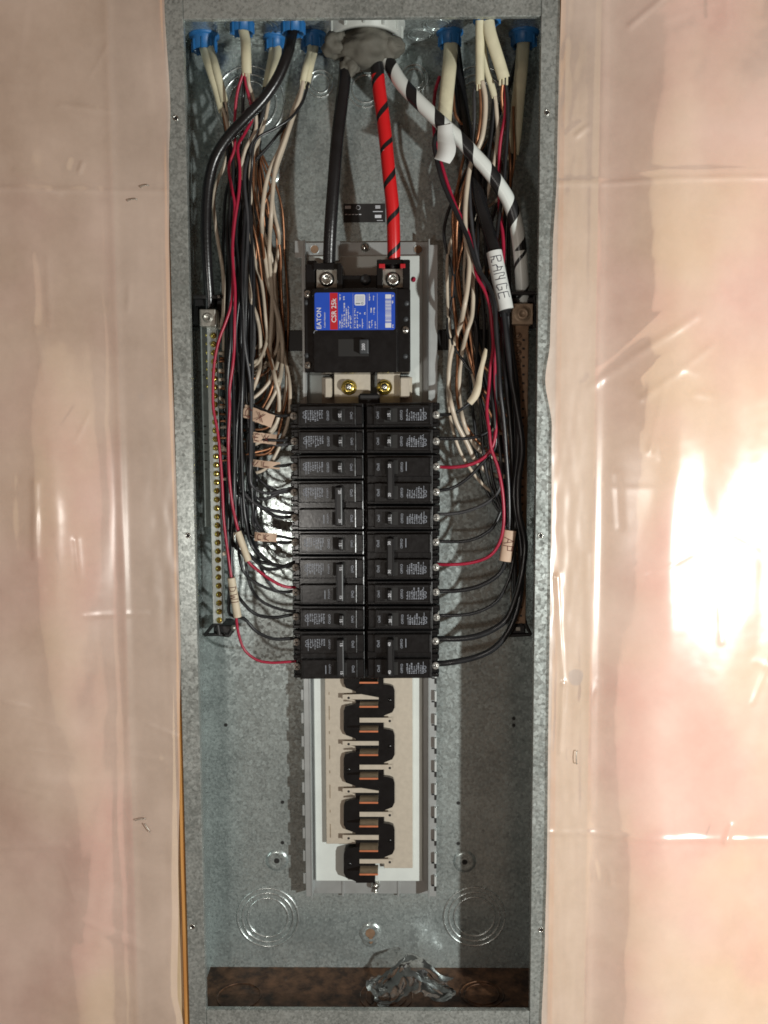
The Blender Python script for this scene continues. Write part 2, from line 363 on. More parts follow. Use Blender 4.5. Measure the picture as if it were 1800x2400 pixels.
# ================================================================== SETTING: wall behind and around the panel
D = 3.9; W2 = 7.03; H2 = 19.44; LIP = 0.61; T = 0.06
st = M(); st.box(-26, 26, -2.2, -2.0, -30, 30)
tag(st.build('wall', 'studface'), kind='structure')
def fnoise(x, z, sc, seed=0.0):
    return noise.noise(Vector((x * sc + seed, z * sc - seed * .7, seed)))
def batt(label, x0, x1, seed):
    mm = M(); nx, nz = 24, 90; vs = []; fs = []
    for j in range(nz + 1):
        for i in range(nx + 1):
            x = x0 + (x1 - x0) * i / nx; z = -25 + 50 * j / nz
            e = min(1, min(i, nx - i) / 3); h = 3.35 + .25 * e + .16 * fnoise(x, z, .35, seed) + .12 * fnoise(x, z, 1.3, seed)
            vs.append((x, -h, z))
    for j in range(nz):
        for i in range(nx): a = j * (nx + 1) + i; fs.append([a, a + 1, a + nx + 2, a + nx + 1])
    mm.add(vs, fs, 0, True)
    mm.box(x0, x1, -1.9, 2.6, -25, 25)
    tag(mm.build('insulation_batt', 'batt'), label, 'insulation', 'insulation batts beside the panel')
batt('pink insulation batt behind the film left of the panel', -24, -9.21, 3.1)
batt('pink insulation batt behind the film right of the panel', 8.63, 24, 8.4)
for (x0, x1, lb) in ((-9.2, -7.12, 'wooden stud along the left side of the panel, orange cut edge showing'),
                     (7.12, 8.62, 'wooden stud along the right side of the panel under the film')):
    mm = M(); mm.box(x0, x1, -1.9, 3.72, -25, 25, .04)
    so = thing('wood_stud', lb, 'stud', ((x0 + x1) / 2, 0, -25), 'studs beside the panel'); mm.build('stud_body', 'studface', so)
    kx, kz, kr = (H(330, 930, 3.75).x, H(330, 930, 3.75).z, .13) if x0 < 0 else (H(1350, 1588, 3.75).x, H(1350, 1588, 3.75).z, .36)
    mm = M(); mm.prism([(kx + kr * .75 * math.cos(a) * (1 + .1 * math.sin(3 * a)), kz + kr * math.sin(a) * (1 + .12 * math.cos(2 * a))) for a in [k * math.pi / 14 for k in range(28)]], 3.70, 3.735); tag(mm.build('wood_knot', 'knot', so), 'dark grey knot')
    xe = -7.32 if x0 < 0 else 7.12
    mm = M(); mm.box(xe, xe + .2, 3.6, 3.86, -25, 25, .03); tag(mm.build('cut_edge', 'wood', so), 'orange sawn edge')
mm = M(); mm.box(-7.1, 7.1, -1.9, 3.72, 19.62, 21.6, .04)
tag(mm.build('wood_blocking', 'wood'), 'wooden blocking piece above the top of the panel', 'blocking')
# film with a cut-out for the panel
EL = [(0, 386), (250, 400), (400, 397), (600, 398), (800, 402), (1000, 409), (1200, 416), (1500, 424), (1750, 422), (2100, 419), (2330, 417), (2400, 430)]
ER = [(0, 1314), (200, 1308), (400, 1304), (600, 1294), (800, 1288), (890, 1277), (1000, 1292), (1200, 1291), (1350, 1289), (1700, 1284), (2000, 1281), (2200, 1276), (2400, 1268)]
def interp(tab, v):
    if v <= tab[0][0]: return tab[0][1]
    for (a, b_), (c, d) in zip(tab, tab[1:]):
        if v <= c: 
            k = (v - a) / (c - a); k = k * k * (3 - 2 * k); return b_ + (d - b_) * k
    return tab[-1][1]
def edge_table(tab): return sorted([(H(px, py, 4.0).z, H(px, py, 4.0).x) for py, px in tab])
EL2, ER2 = edge_table(EL), edge_table(ER)
def seg_d(x, z, a, b_):
    a = Vector(a); b_ = Vector(b_); p = Vector((x, z)); ab = b_ - a; t_ = max(0, min(1, (p - a).dot(ab) / ab.length_squared))
    return (p - a - ab * t_).length, t_
def W(px, py): q = H(px, py, 4.0); return (q.x, q.z)
CREASE = [(W(-200, 447), W(390, 449), .035, .10), (W(1300, 432), W(2100, 422), .045, .10), (W(1290, 1950), W(2100, 1964), .05, .12), (W(-200, 1984), W(160, 1972), .04, .12),
          (W(1385, 905), W(1620, 745), .05, .16), (W(1500, 935), W(1660, 810), .04, .15), (W(1475, 65), W(1545, 10), .05, .12), (W(190, 1262), W(195, 1350), .06, .14),
          (W(100, 1130), W(98, 1300), .07, .16), (W(1350, 320), W(1375, 300), .06, .10), (W(190, 405), W(197, 385), .07, .07), (W(1690, 1962), W(1705, 1925), .08, .12),
          (W(1304, 1350), W(1319, 1600), .07, .09), (W(1319, 1600), W(1312, 1760), .07, .09), (W(1385, 1900), W(1375, 1300), .03, .14), (W(-100, 1800), W(200, 1830), .04, .3), (W(240, 2200), W(300, 1700), .05, .3)]
_r = random.Random(11)
for _k in range(46):              # many short faint folds
    _x = _r.choice((-1, 1)) * _r.uniform(7.6, 15.5); _z = _r.uniform(-19, 20); _a = _r.choice((_r.uniform(-.5, .5), _r.uniform(1.0, 2.1))); _l = _r.uniform(.4, 2.6)
    CREASE.append(((_x, _z), (_x + _l * math.cos(_a), _z + _l * math.sin(_a)), _r.uniform(.008, .03), _r.uniform(.07, .16)))
def film_h(x, z):
    ax = abs(x)
    h = 4.06
    out = max(0, min(1, (ax - 8.8) / 2.8)); out = out * out * (3 - 2 * out)
    sd = 1.7 if x > 0 else 5.2
    h += out * ((.62 - .055 * (ax - 9)) if x > 0 else .35) + out * ((.34 if x > 0 else .5) * fnoise(x, z, .11, sd) + .20 * fnoise(x * 1.3, z * .6, .33, sd + 2)) 
    h += (.3 + .7 * out) * (.03 * fnoise(x, z * .7, .8, sd + 4) + .003 * fnoise(x, z, 2.6, sd + 6))
    se = 9.12 if x < 0 else 8.62
    h += .025 * math.exp(-((ax - se) / .16) ** 2) - .012 * math.exp(-((ax - se - .4) / .3) ** 2)
    # tension ripples beside the panel
    near = math.exp(-((ax - 7.4) / .8) ** 2)
    h += near * (.011 * fnoise(x * 2.5, z * .35, 1.0, sd + 9) + (.02 if x > 0 else .008) * fnoise(x * 3, z, 1.2, sd + 11))
    for a, b_, amp, wd in CREASE:
        d, t_ = seg_d(x, z, a, b_)
        if d < wd * 4: h += amp * math.exp(-(d / wd) ** 2) * (1 - .6 * max(0, t_ - .7)) * (.6 + .8 * abs(fnoise(x, z, .6, 20)))
    return h
fm = M()
def patch(xin, xout, z0, z1, nx, nz, pw=1.5):
    vs = []; fs = []
    for j in range(nz + 1):
        z = z0 + (z1 - z0) * j / nz; xi = xin(z)
        for i in range(nx + 1):
            k = (i / nx); x = xi + (xout - xi) * k
            h = film_h(x, z) + (.05 * math.exp(-abs(x - xi) / .15) if xout > 0 else 0)
            vs.append((x, -max(h, 3.93), z))
    for j in range(nz):
        for i in range(nx): a = j * (nx + 1) + i; fs.append([a, a + 1, a + nx + 2, a + nx + 1])
    fm.add(vs, fs, 0, True)
patch(lambda z: interp(EL2, z), -18, -22, 19.55, 170, 640)
patch(lambda z: interp(ER2, z), 19, -22, 19.55, 190, 640)
xl, xr = interp(EL2, 19.55), interp(ER2, 19.55)
patch(lambda z: -18, 19, 19.55, 23, 420, 40)
tag(fm.build('plastic_sheet', 'film'), 'clear milky plastic vapour barrier film stretched over the wall around the panel', 'plastic sheet')
def staple(px, py, h, dx, dz, lb):
    q = H(px, py, h); mm = M(); v = Vector((dx, 0, dz)); o = Vector((dz, 0, -dx)) * .12
    mm.tube([q + o, q + o * .2 - Vector((0, .03, 0)), q + v * .12 - Vector((0, .05, 0)), q + v * .88 - Vector((0, .05, 0)), q + v + o * .2 - Vector((0, .03, 0)), q + v + o], .017, 6)
    tag(mm.build('staple', 'lug', loc=q), lb, 'staple', 'staples in the plastic film')
staple(330, 438, 4.1, .28, .06, 'staple at the upper left film crease beside the panel')
staple(300, 470, 4.1, .32, .05, 'staple just below the upper left film crease')
staple(318, 1921, 4.15, .38, .06, 'bent staple low on the film left of the panel')
staple(1350, 1790, 4.15, 0.0, .50, 'upright staple low on the film right of the panel')
staple(340, 1930, 4.15, .2, -.32, 'slanted staple leg low on the film left of the panel')

# ================================================================== ENCLOSURE
box = thing('panel_enclosure', 'tall open galvanised steel breaker panel box set in the wall', 'electrical panel', (0, 0, -H2))
M().box(-W2, W2, -T, 0, -H2, H2).build('back_wall', 'galv', box)
M().box(-W2 - T, -W2, -T, D, -H2 - T, H2 + T, .01).build('side_wall', 'galv', box)
M().box(W2, W2 + T, -T, D, -H2 - T, H2 + T, .01).build('side_wall', 'galv', box)
M().box(-W2, W2, -T, D, H2, H2 + T).build('top_wall', 'galv', box)
tag(M().box(-W2, W2, -T, D, -H2 - T, -H2).build('bottom_wall', 'stain', box), 'brown stained bottom wall')
for sx in (-1, 1):
    a, b_ = sorted((sx * (W2 + T), sx * (W2 - LIP)))
    mm = M(); mm.box(a, b_, D + .002, D + .062, -H2 - T, H2 + T, .015)
    c, d = sorted((sx * (W2 - LIP), sx * (W2 - LIP + .05))); mm.box(c, d, D - .28, D, -H2 + .1, H2 - .1, .01)
    fl = mm.build('side_flange', 'galv2', box)
    for (pl, pr, py) in ((412, 1282, (277, 264)), (441, 1267, (1255, 1255)), (451, 1268, (2172, 2179))):
        px = pl if sx < 0 else pr; q = H(px, py[0 if sx < 0 else 1], D + .06)
        mm = M(); mm.torus((q.x, -D - .065, q.z), FRONT, .085, .025, 20, 6); mm.lathe((q.x, -D - .066, q.z), FRONT, [(0.001, .004), (.07, .004)], 16, 1)
        mm.build('screw_hole', ['steel', 'hole'], fl)
for sz in (-1, 1):
    a, b_ = sorted((sz * (H2 + T), sz * (H2 - LIP)))
    mm = M(); mm.box(-W2 + LIP + .012, W2 - LIP - .012, D - .004, D + .05, a, b_, .015)
    c, d = sorted((sz * (H2 - LIP), sz * (H2 - LIP + .05))); mm.box(-W2 + LIP, W2 - LIP, D - .2, D - .01, c, d, .01)
    mm.build('end_flange', 'galv2', box)
# embossed knockouts on the back wall
def knock(px, py, radii, h=.0):
    q = H(px, py, 0); mm = M()
    for r_ in radii: mm.torus((q.x, -.004, q.z), FRONT, r_ / 55.5, .045, 64, 8, flat=1.0)
    for a in (0, math.pi / 2, math.pi, 3 * math.pi / 2):
        mm.box(q.x + math.cos(a) * radii[0] / 55.5 - .05, q.x + math.cos(a) * radii[0] / 55.5 + .05, 0, .03, q.z + math.sin(a) * radii[0] / 55.5 - .05, q.z + math.sin(a) * radii[0] / 55.5 + .05, .02)
    mm.build('knockout', 'emboss', box)
knock(628, 2150, (74, 62, 49)); knock(1112, 2148, (74, 62, 49))
knock(585, 240, (78, 60, 46)); knock(1120, 240, (78, 60, 46))
knock(751, 196, (29, 20)); knock(971, 184, (30, 21)); knock(857, 208, (40, 30))
def dimple(px, py, key=False):
    q = H(px, py, 0); mm = M()
    mm.lathe((q.x, 0, q.z), FRONT, [(.50, 0), (.42, .07), (.30, .09), (.22, .07)], 32, 0)
    if key:
        mm.lathe((q.x, 0, q.z - .28), FRONT, [(.38, 0), (.32, .045), (.2, .06)], 32, 0)
        mm.prism([(q.x + .21 * math.cos(a), q.z + .02 + .21 * math.sin(a)) for a in [k * math.pi / 10 for k in range(20)]], .0, .082, 1)
        mm.prism([(q.x + .03 + .09 * math.cos(a), q.z - .3 + .17 * math.sin(a)) for a in [k * math.pi / 8 for k in range(16)]], .0, .079, 1)
    else:
        mm.prism([(q.x + .12 * math.cos(a), q.z + .12 * math.sin(a)) for a in [k * math.pi / 8 for k in range(16)]], 0, .066, 1)
        mm.prism([(q.x + .24 * math.cos(a), q.z + .24 * math.sin(a)) for a in [k * math.pi / 8 for k in range(16)]], 0, .06, 0)
    mm.build('mounting_dimple', ['galv', 'bartan' if key else 'hole'], box)
dimple(649, 2016); dimple(1089, 2019); dimple(868, 2186, True); dimple(631, 405)
for px, py in ((662, 1975), (1074, 1977), (662, 1880), (1074, 1882), (529, 1699), (1204, 1684), (1204, 1700)):
    q = H(px, py, 0); mm = M(); mm.prism([(q.x + .08 * math.cos(a), q.z + .08 * math.sin(a)) for a in [k * math.pi / 7 for k in range(14)]], -.01, .006)
    mm.build('drilled_hole', 'hole', box)
# knockouts on the top wall and bottom wall
for px, py, zz, rr in ((1025, 57, H2, (.55, .42)), (986, 81, H2, (.52, .4)), (590, 64, H2, (1.0, .8)), (905, 2335, -H2, (1.1, .85, .6)), (1130, 2330, -H2, (.9, .7)), (560, 2335, -H2, (.9,))):
    q = HZ(px, py, zz); mm = M()
    for r_ in rr: mm.torus((q.x, max(min(q.y, -rr[0] - .1), -D + rr[0] + .2), zz - .004 * (1 if zz > 0 else -1)), (0, 0, 1), r_, .03, 48, 6)
    mm.build('knockout', 'galv' if zz > 0 else 'stain', box)
# small dark rating sticker on the back wall
q0 = H(805, 478, 0); q1 = H(903, 521, 0)
mm = M(); mm.box(q0.x, q1.x, 0.002, .02, q1.z, q0.z, .004)
lbl = tag(mm.build('rating_sticker', 'black2', box), 'small dark rating sticker with pale print')
mm = M(); wd = q1.x - q0.x; ht = q0.z - q1.z
mm.box(q0.x + .06, q0.x + .30, .021, .025, q0.z - .2, q0.z - .08)
for k in range(5): mm.box(q0.x + .06 + .14 * k, q0.x + .16 + .14 * k, .021, .025, q0.z - .44, q0.z - .41)
mm.box(q1.x - .42, q1.x - .16, .021, .025, q1.z + .17, q1.z + .29); mm.box(q1.x - .40, q1.x - .2, .021, .025, q0.z - .12, q0.z - .08)
mm.box(q1.x - .40, q1.x - .2, .021, .025, q0.z - .19, q0.z - .15); mm.box(q1.x - .5, q1.x - .1, .021, .025, q0.z - .33, q0.z - .30)
mm.box(q1.x - .34, q1.x - .1, .021, .025, q1.z + .06, q1.z + .08)
mm.torus((q0.x + .6, -.022, q0.z - .15), FRONT, .08, .01, 20, 4)
mm.build('print', 'printw', lbl)
# black strap crossing behind the pan
q0 = H(553, 775, .1); q1 = H(1142, 820, .1); xl_ = q0.x; xr_ = q1.x
cs = M(); cs.box(xl_, xr_, .015, .11, q1.z, q0.z, .02)
for px in (1040, 1058, 1075, 560, 585, 610, 640, 668): cs.box(X(px, 800, .1), X(px + 7, 800, .1), .09, .17, q1.z + .03, q0.z - .03, .02)
tag(cs.build('neutral_cross_strap', 'black2', loc=(0, -.2, q1.z)), 'black insulated strap running across behind the main breaker', 'strap')

# ================================================================== MOUNTING PAN
PANOFF = 0.38
pan = thing('breaker_mounting_pan', 'aluminium mounting pan with notched rails and beige bus bars holding the breakers', 'mounting pan', (0, -.1, -15))
RX0 = X(725, 1800, 1.5); RX1 = X(1007, 1800, 1.5); ZT = Z(850, 563, 1.0); ZB = Z(850, 2112, 1.5); ZPB = Z(850, 2095, .6)
mm = M(); mm.box(RX0, RX1, .5, .58, ZPB, ZT, .01)
for sx_, rx in ((1, RX0), (1, RX1)): pass
mm.build('base_plate', 'pan', pan)
for k in (-1, 1):                # feet of the pan
    mm = M(); mm.box(k * 1.2 + .0, k * 1.2 + .09, 0.02, .62, ZPB - .12, ZPB + 1.2, .01); mm.build('pan_foot', 'pan', pan); mm = M(); mm.box(k * 1.2, k * 1.2 + .09, .02, .5, 8, ZT - 1, .01); mm.build('pan_foot', 'pan', pan)
ZR = [4.66 - i for i in range(19)]
for side, rx in ((-1, RX0), (1, RX1)):
    mm = M(); zsplit = 5.3
    a, b_ = sorted((rx, rx - side * .05)); mm.box(a, b_, .5, 1.32, ZB, zsplit, .008)
    mm.box(a, b_, .5, 1.30, zsplit, ZT - .02, .008)
    wl = .22 if side < 0 else .24
    a, b_ = sorted((rx + side * .002, rx + side * (wl + (.05 if side > 0 else 0)))); mm.box(a, b_, 1.24, 1.3, ZB + .1, zsplit, .008)
    wu = .10 if side < 0 else .31
    a, b_ = sorted((rx + side * .002, rx + side * wu)); mm.box(a, b_, 1.22, 1.28, zsplit, ZT - .25, .008)
    if side < 0: mm.box(rx - .36, rx - .002, 1.20, 1.26, ZT - .72, ZT - .05, .008)
    mm.build('rail', 'pan', pan)
    for i in range(11, 23):
        zc = 4.66 - i * 1.0 + .42
        if zc < ZB + .2: break
        mm = M(); a, b_ = sorted((rx + side * (wl + .0), rx + side * (wl + (.12 if side < 0 else .07))))
        if side < 0:
            mm.box(a, b_, 1.20, 1.27, zc - .23, zc + .23, .012); mm.build('rail_hook', 'pan', pan)
        else:
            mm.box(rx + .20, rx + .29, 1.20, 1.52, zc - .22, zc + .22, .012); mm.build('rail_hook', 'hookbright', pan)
            mm = M(); mm.box(rx + .09, rx + .30, 1.30, 1.318, zc - .31, zc - .245, 0); mm.box(rx + .21, rx + .30, 1.30, 1.32, zc - .52, zc - .315, 0)
            mm.build('rail_slot', 'hole', pan)
# white insulating sheet
wp = M(); x0 = X(738, 1900, .8); x1 = X(990, 1900, .8); z0 = Z(860, 2066, .8); z1 = Z(880, 599, .8)
wp.box(x0, x1, .60, .78, z0, z1, .03); wp.build('insulator_sheet', 'whiteplate', pan)
# holes & screws of the base plate
for px in (737, 980):
    q = H(px, 584, .6); mm = M(); mm.prism([(q.x + .17 * math.cos(a), q.z + .17 * math.sin(a)) for a in [k * math.pi / 12 for k in range(24)]], .56, .586); mm.torus((q.x, -.585, q.z), FRONT, .18, .02, 24, 5, mi=1)
    mm.build('plate_hole', ['bartan', 'pan'], pan)
mm = M(); q = H(856, 580, .6); screw(mm, (q.x, -.58, q.z), .19, .14, 'slot'); mm.build('screw', ['steel', 'hole'], pan)
q = H(880, 2075, .8)
mm = M(); mm.lathe((q.x, -.62, q.z), FRONT, [(.2, 0), (.2, .12), (.14, .3), (.001, .34)], 20); mm.cyl((q.x, -.6, q.z - .05), (0, -.3, -1), .1, .09, .35, 12); mm.build('screw', ['steel', 'hole'], pan)
mm = M(); mm.box(X(785, 585, .7), X(797, 585, .7), .58, 1.0, Z(790, 612, .8), Z(790, 566, .8), .01); mm.build('upright_tab', 'pan', pan)
# beige bus plates
def C5(x, y): return (x / 4.0225 + 660, y / 4.0225 + 1580)
HB = 1.05
mm = M(); mm.box(X(763, 1800, HB), X(836, 1800, HB), .80, HB, Z(780, 1978, HB), Z(780, 884, HB), .02)
lb_ = mm.build('left_bus_bar'.replace('left_', ''), 'bus', pan)
mm = M(); mm.box(X(899, 1800, HB), X(967, 1800, HB), .80, HB, Z(900, 2035, HB), Z(900, 884, HB), .02)
rb_ = mm.build('bus_bar', 'bus', pan)
mm = M()
for i in range(8):               # faint embossed marks along the beige bar
    z = Z(775, 1625 + i * 46, HB)
    mm.box(X(772, 1800, HB), X(774, 1800, HB), HB, HB + .006, z - (.3 if i % 2 else .06), z + (.3 if i % 2 else .06))
mm.build('stamping', 'stab', lb_)
# black serpentine insulator
def lobe(side, y0, y1, xin, xout):
    return [(xin, y0), (xout - side * 30 if False else (xin * .45 + xout * .55), y0 + 8), (xout - side * 14, y0 + 22), (xout, y0 + 62), (xout, y1 - 70), (xout - side * 22, y1 - 25), (xin * .8 + xout * .2, y1), (xin, y1 + 10)]
HI = 1.26; ol = []; orr = []
for (a, b_) in ((-60, 155), (285, 600), (735, 1048), (1180, 1490), (1635, 1945)): ol += [C5(*p) for p in lobe(-1, a, b_, 700, 585)]
for (a, b_) in ((-160, -55), (95, 385), (515, 828), (965, 1280), (1405, 1722)): orr += [C5(*p) for p in lobe(1, a, b_, 960, 1066)]
out = [(X(835, 1500, HI), Z(860, 925, HI))] + [(H(px, py, HI).x, H(px, py, HI).z) for px, py in ol]
out += [(H(*C5(700, 1968), HI).x, H(*C5(700, 1968), HI).z), (H(*C5(882, 1968), HI).x, H(*C5(882, 1968), HI).z), (H(*C5(884, 1730), HI).x, H(*C5(884, 1745), HI).z)]
out += [(H(px, py, HI).x, H(px, py, HI).z) for px, py in reversed(orr)] + [(X(896, 1500, HI), Z(860, 925, HI))]
mm = M(); mm.prism(out, .82, HI)
for px, py in (C5(1020, 245), C5(1020, 680), C5(1020, 1570), C5(640, 1790), C5(630, 900)):
    q = H(px, py, HI); mm.lathe((q.x, -HI, q.z), FRONT, [(.09, 0), (.07, .03), (.001, .035)], 14)
mm.build('serpentine_insulator', 'black', pan)
mm = M(); mm.box(X(840, 925, 2), X(890, 925, 2), 1.0, 2.1, 4.9, Z(860, 922, 2.1), .08); mm.build('insulator_cap', 'black2', pan)
# tongues and stabs
tl = {216: 'L', 434: 'R', 652: 'L', 877: 'R', 1098: 'L', 1322: 'R', 1540: 'L', 1765: 'R'}
for k, (yc, sd) in enumerate(tl.items()):
    mm = M(); hh = HI + .05; hw = (22, 22, 20, 22, 20, 22, 22, 20)[k]
    if sd == 'L': a, b_ = C5(575, yc), C5(915 , yc)
    else: a, b_ = C5(735, yc), C5(1040, yc)
    p, q = H(*a, hh), H(*b_, hh); zt_, zb_ = Z(*C5(800, yc - hw), hh), Z(*C5(800, yc + hw), hh)
    if sd == 'L' and k in (0, 4):
        m1 = H(*C5(750, yc), hh)
        mm.prism([(p.x, zb_), (p.x, zt_), (m1.x, zt_ + .02), (q.x, zb_ + .08), (q.x, zb_), ], HI + .003, hh)
    else: mm.prism([(p.x, zb_), (p.x, zt_), (q.x, zt_), (q.x, zb_)], HI + .003, hh)
    hx = H(*C5(632 if sd == 'L' else 1020, yc + 8), hh)
    mm.prism([(hx.x + .055 * math.cos(t_), hx.z + .055 * math.sin(t_)) for t_ in [i * math.pi / 6 for i in range(12)]], hh - .01, hh + .006, 1)
    if sd == 'L': mm.tube([(X(*C5(600, yc), hh), -HI + .02, Z(*C5(600, yc + 20), hh)), (X(*C5(690, yc), hh), -HI - .03, Z(*C5(690, yc + 38), hh))], .045, 8)
    mm.build('bus_tongue', ['bus', 'hole'], pan)
for k, yb in enumerate((80, 307, 540, 762, 985, 1212, 1435, 1667, 1888)):
    ht_ = 1.95; p = H(*C5(734, yb), ht_); q = H(*C5(908, yb), ht_)
    mm = M(); mm.box(p.x, q.x, HI - .1, ht_ - .012, p.z - .03, p.z + .035, .008)
    sb = mm.build('bus_stab', 'stab', pan)
    mm = M(); mm.box(p.x - .01, q.x + .01, ht_ - .01, ht_ + .03, p.z - .04, p.z + .04, .03); mm.build('copper_edge', 'copper', sb)
# links between main breaker and bus bars with brass nuts
for (xa, xb) in ((783, 868), (884, 938)):
    mm = M(); mm.box(X(xa, 905, 1.5), X(xb, 905, 1.5), 1.38, 1.48, Z(850, 946, 1.5), Z(850, 868, 1.5), .02); lk = mm.build('bus_link', 'bus', pan)
for (xa, xb) in ((760, 777), (937, 960)):
    mm = M(); mm.box(X(xa, 905, 1.9), X(xb, 905, 1.9), .8, 1.85, Z(850, 933, 1.9), Z(850, 884, 1.9), .05); mm.build('support_post', 'bus', pan)
for px in (817, 901):
    q = H(px, 907, 1.9); mm = M()
    mm.lathe((q.x, -1.5, q.z), FRONT, [(.31, 0), (.31, .06), (.24, .10), (.24, .30), (.19, .34), (.13, .34), (.13, .25)], 6 * 5, 0)
    mm.lathe((q.x, -1.7, q.z), FRONT, [(.13, 0), (.13, .2), (.06, .24), (.001, .22)], 20, 1)
    mm.build('brass_nut', ['brass', 'steel'], pan)

PANOFF = 0.0
# ================================================================== MAIN BREAKER
HMm = 3.15
mb = thing('main_breaker', 'large black two pole main breaker with a blue and red label', 'main breaker', (0, -.8, Z(840, 873, HMm)))
def bx(mm, px0, px1, py0, py1, h0, h1, bev=.04, mi=0, hp=None):
    hp = hp or h1; a = H(px0, (py0 + py1) / 2, hp); b2 = H(px1, (py0 + py1) / 2, hp)
    mm.box(a.x, b2.x, h0, h1, Z((px0 + px1) / 2, py1, hp), Z((px0 + px1) / 2, py0, hp), bev, mi, seg=2)
mm = M(); bx(mm, 713, 962, 677, 872, .45, 2.85, .05); bx(mm, 733, 932, 675, 873, 2.0, HMm, .05)
bx(mm, 716, 738, 620, 690, .45, 2.3, .04); bx(mm, 738, 800, 622, 690, .45, 1.6, .04); bx(mm, 790, 803, 620, 690, .45, 2.6, .05)
bx(mm, 720, 742, 610, 640, .45, 2.0, .05); bx(mm, 734, 800, 616, 632, 2.0, 2.4, .04)
bx(mm, 800, 884, 645, 690, .45, 1.9, .03)
bx(mm, 883, 897, 608, 690, .45, 2.7, .04); bx(mm, 944, 961, 608, 690, .45, 2.7, .04); bx(mm, 896, 945, 608, 619, .45, 2.6, .02); bx(mm, 896, 945, 619, 690, .45, 1.6, .02)
bx(mm, 930, 934, 690, 870, 2.8, 3.0, .01)
body = mm.build('breaker_body', 'black', mb)
mm = M()
for px, py in ((953, 711), (951, 748), (950, 835), (718, 709), (719, 833)):
    q = H(px, py, 2.86); mm.lathe((q.x, -2.85, q.z), FRONT, [(.10, 0), (.10, .012), (.001, .012)], 16)
mm.build('rivet', 'handlegrey', mb)
for px, py in ((721, 689), (722, 856), (950, 773)):
    q = H(px, py, 2.9); mm = M(); screw(mm, (q.x, -2.85, q.z), .145, .08); mm.build('screw', ['steel', 'hole'], mb)
for px in (766, 921):
    q = H(px, 653, 2.3); mm = M(); mm.box(q.x - .41, q.x + .41, 1.5, 2.3, q.z - .36, q.z + .38, .03, seg=2)
    lg = mm.build('terminal_lug', 'lug', mb)
    mm = M(); mm.lathe((q.x, -2.3, q.z - .03), FRONT, [(.29, .0), (.285, .015), (.25, .02), (.245, .10), (.20, .13), (.12, .12), (.11, .04), (.001, .04)], 28)
    mm.torus((q.x, -2.305, q.z - .03), FRONT, .27, .018, 28, 6, mi=1); mm.build('lug_screw', ['steel', 'hole'], lg)
mm = M(); q = H(857, 656, 1.9); mm.lathe((q.x, -1.9, q.z), FRONT, [(.21, 0), (.21, .05), (.15, .09), (.001, .1)], 20); mm.build('centre_screw', 'handlegrey', mb)
mm = M(); q = H(969, 652, 1.2); mm.lathe((q.x, -.8, q.z), FRONT, [(.1, 0), (.1, .2), (.001, .3)], 10); mm.build('red_marking_dot', 'wred', mb)
mm = M(); bx(mm, 888, 902, 618, 628, 2.2, 2.75, .02); bx(mm, 938, 950, 618, 628, 2.2, 2.75, .02); mm.build('red_insert', 'red', mb)
# label
HL = HMm + .012
def rrect(px0, px1, py0, py1, h, rad=.07):
    a = H(px0, py0, h); b2 = H(px1, py1, h); a.x, b2.x = min(a.x, b2.x), max(a.x, b2.x); pts = []
    for cx, cz, s0 in ((b2.x - rad, a.z - rad, 0), (a.x + rad, a.z - rad, 1), (a.x + rad, b2.z + rad, 2), (b2.x - rad, b2.z + rad, 3)):
        for k in range(5): t_ = (s0 + k / 4) * math.pi / 2; pts.append((cx + rad * math.cos(t_), cz + rad * math.sin(t_)))
    return pts
mm = M(); mm.prism(rrect(737, 926, 686, 773, HL, .08), HMm + .001, HL, 0)
bl = mm.build('rating_label', 'blue', mb)
mm = M(); mm.prism(rrect(773, 792, 686.5, 772.5, HL, .005), HL, HL + .004); mm.build('red_stripe', 'red', bl)
mm = M()
def mtext(mm, s_, px, py, size, h=HL + .006): q = H(px, py, h); mm.text(s_, size, q, (0, 0, 1), (-1, 0, 0))
mtext(mm, 'EATON', 748, 746, .24); mtext(mm, 'CSR 25k', 783, 728, .255); mtext(mm, 'Cutler-Hammer', 761, 750, .088)
def mbar(px0, px1, py0, py1, h=HL + .006, mi=0): a = H(px0, py0, h); b2 = H(px1, py1, h); mm.box(a.x, b2.x, h - .003, h, b2.z, a.z, 0, mi)
for px in (827, 860, 884): mbar(px, px + .9, 688, 771)
def micro(px, y0, y1, wd_=3.0, dens=1.0):     # one line of unreadable small print running up the label
    y = y1
    while y > y0 + 1:
        l = random.uniform(.9, 1.6)
        if random.random() < .82 * dens:
            k = random.random(); mbar(px - wd_ / 2, px + (wd_ / 2 if k > .45 else 0), y - l, y)
        y -= l + random.uniform(.35, .7)
for px, a, b_ in ((797, 750, 769), (797, 690, 707), (802, 736, 769), (807, 710, 769), (806, 690, 703), (812, 722, 769), (817, 716, 769), (822, 738, 769), (832, 722, 769), (838, 730, 769), (844, 760, 769), (844, 732, 738), (850, 745, 769), (855, 732, 737),
                  (866, 688, 705), (870, 720, 735), (866, 752, 769), (876, 690, 704), (877, 718, 737), (872, 750, 769), (880, 752, 769), (921, 760, 768), (921, 690, 696), (920, 704, 712)):
    micro(px, a, b_, 3.2)
mm.prism(rrect(831, 856, 690, 716, HL, .06), HL, HL + .004)
mbar(903, 917, 690, 700); mbar(903, 917, 757, 768)
y = 702.5
while y < 755: l = random.uniform(.8, 2.6); mbar(903, 917, y, y + l); y += l + random.uniform(.7, 1.7)
mm.build('label_print', 'printw', bl)
mm = M(); q = H(843, 711, HL + .01); mm.box(q.x - .15, q.x + .02, HL + .004, HL + .008, q.z - .03, q.z + .02); mm.torus((q.x + .1, -HL - .006, q.z), FRONT, .035, .012, 12, 4)
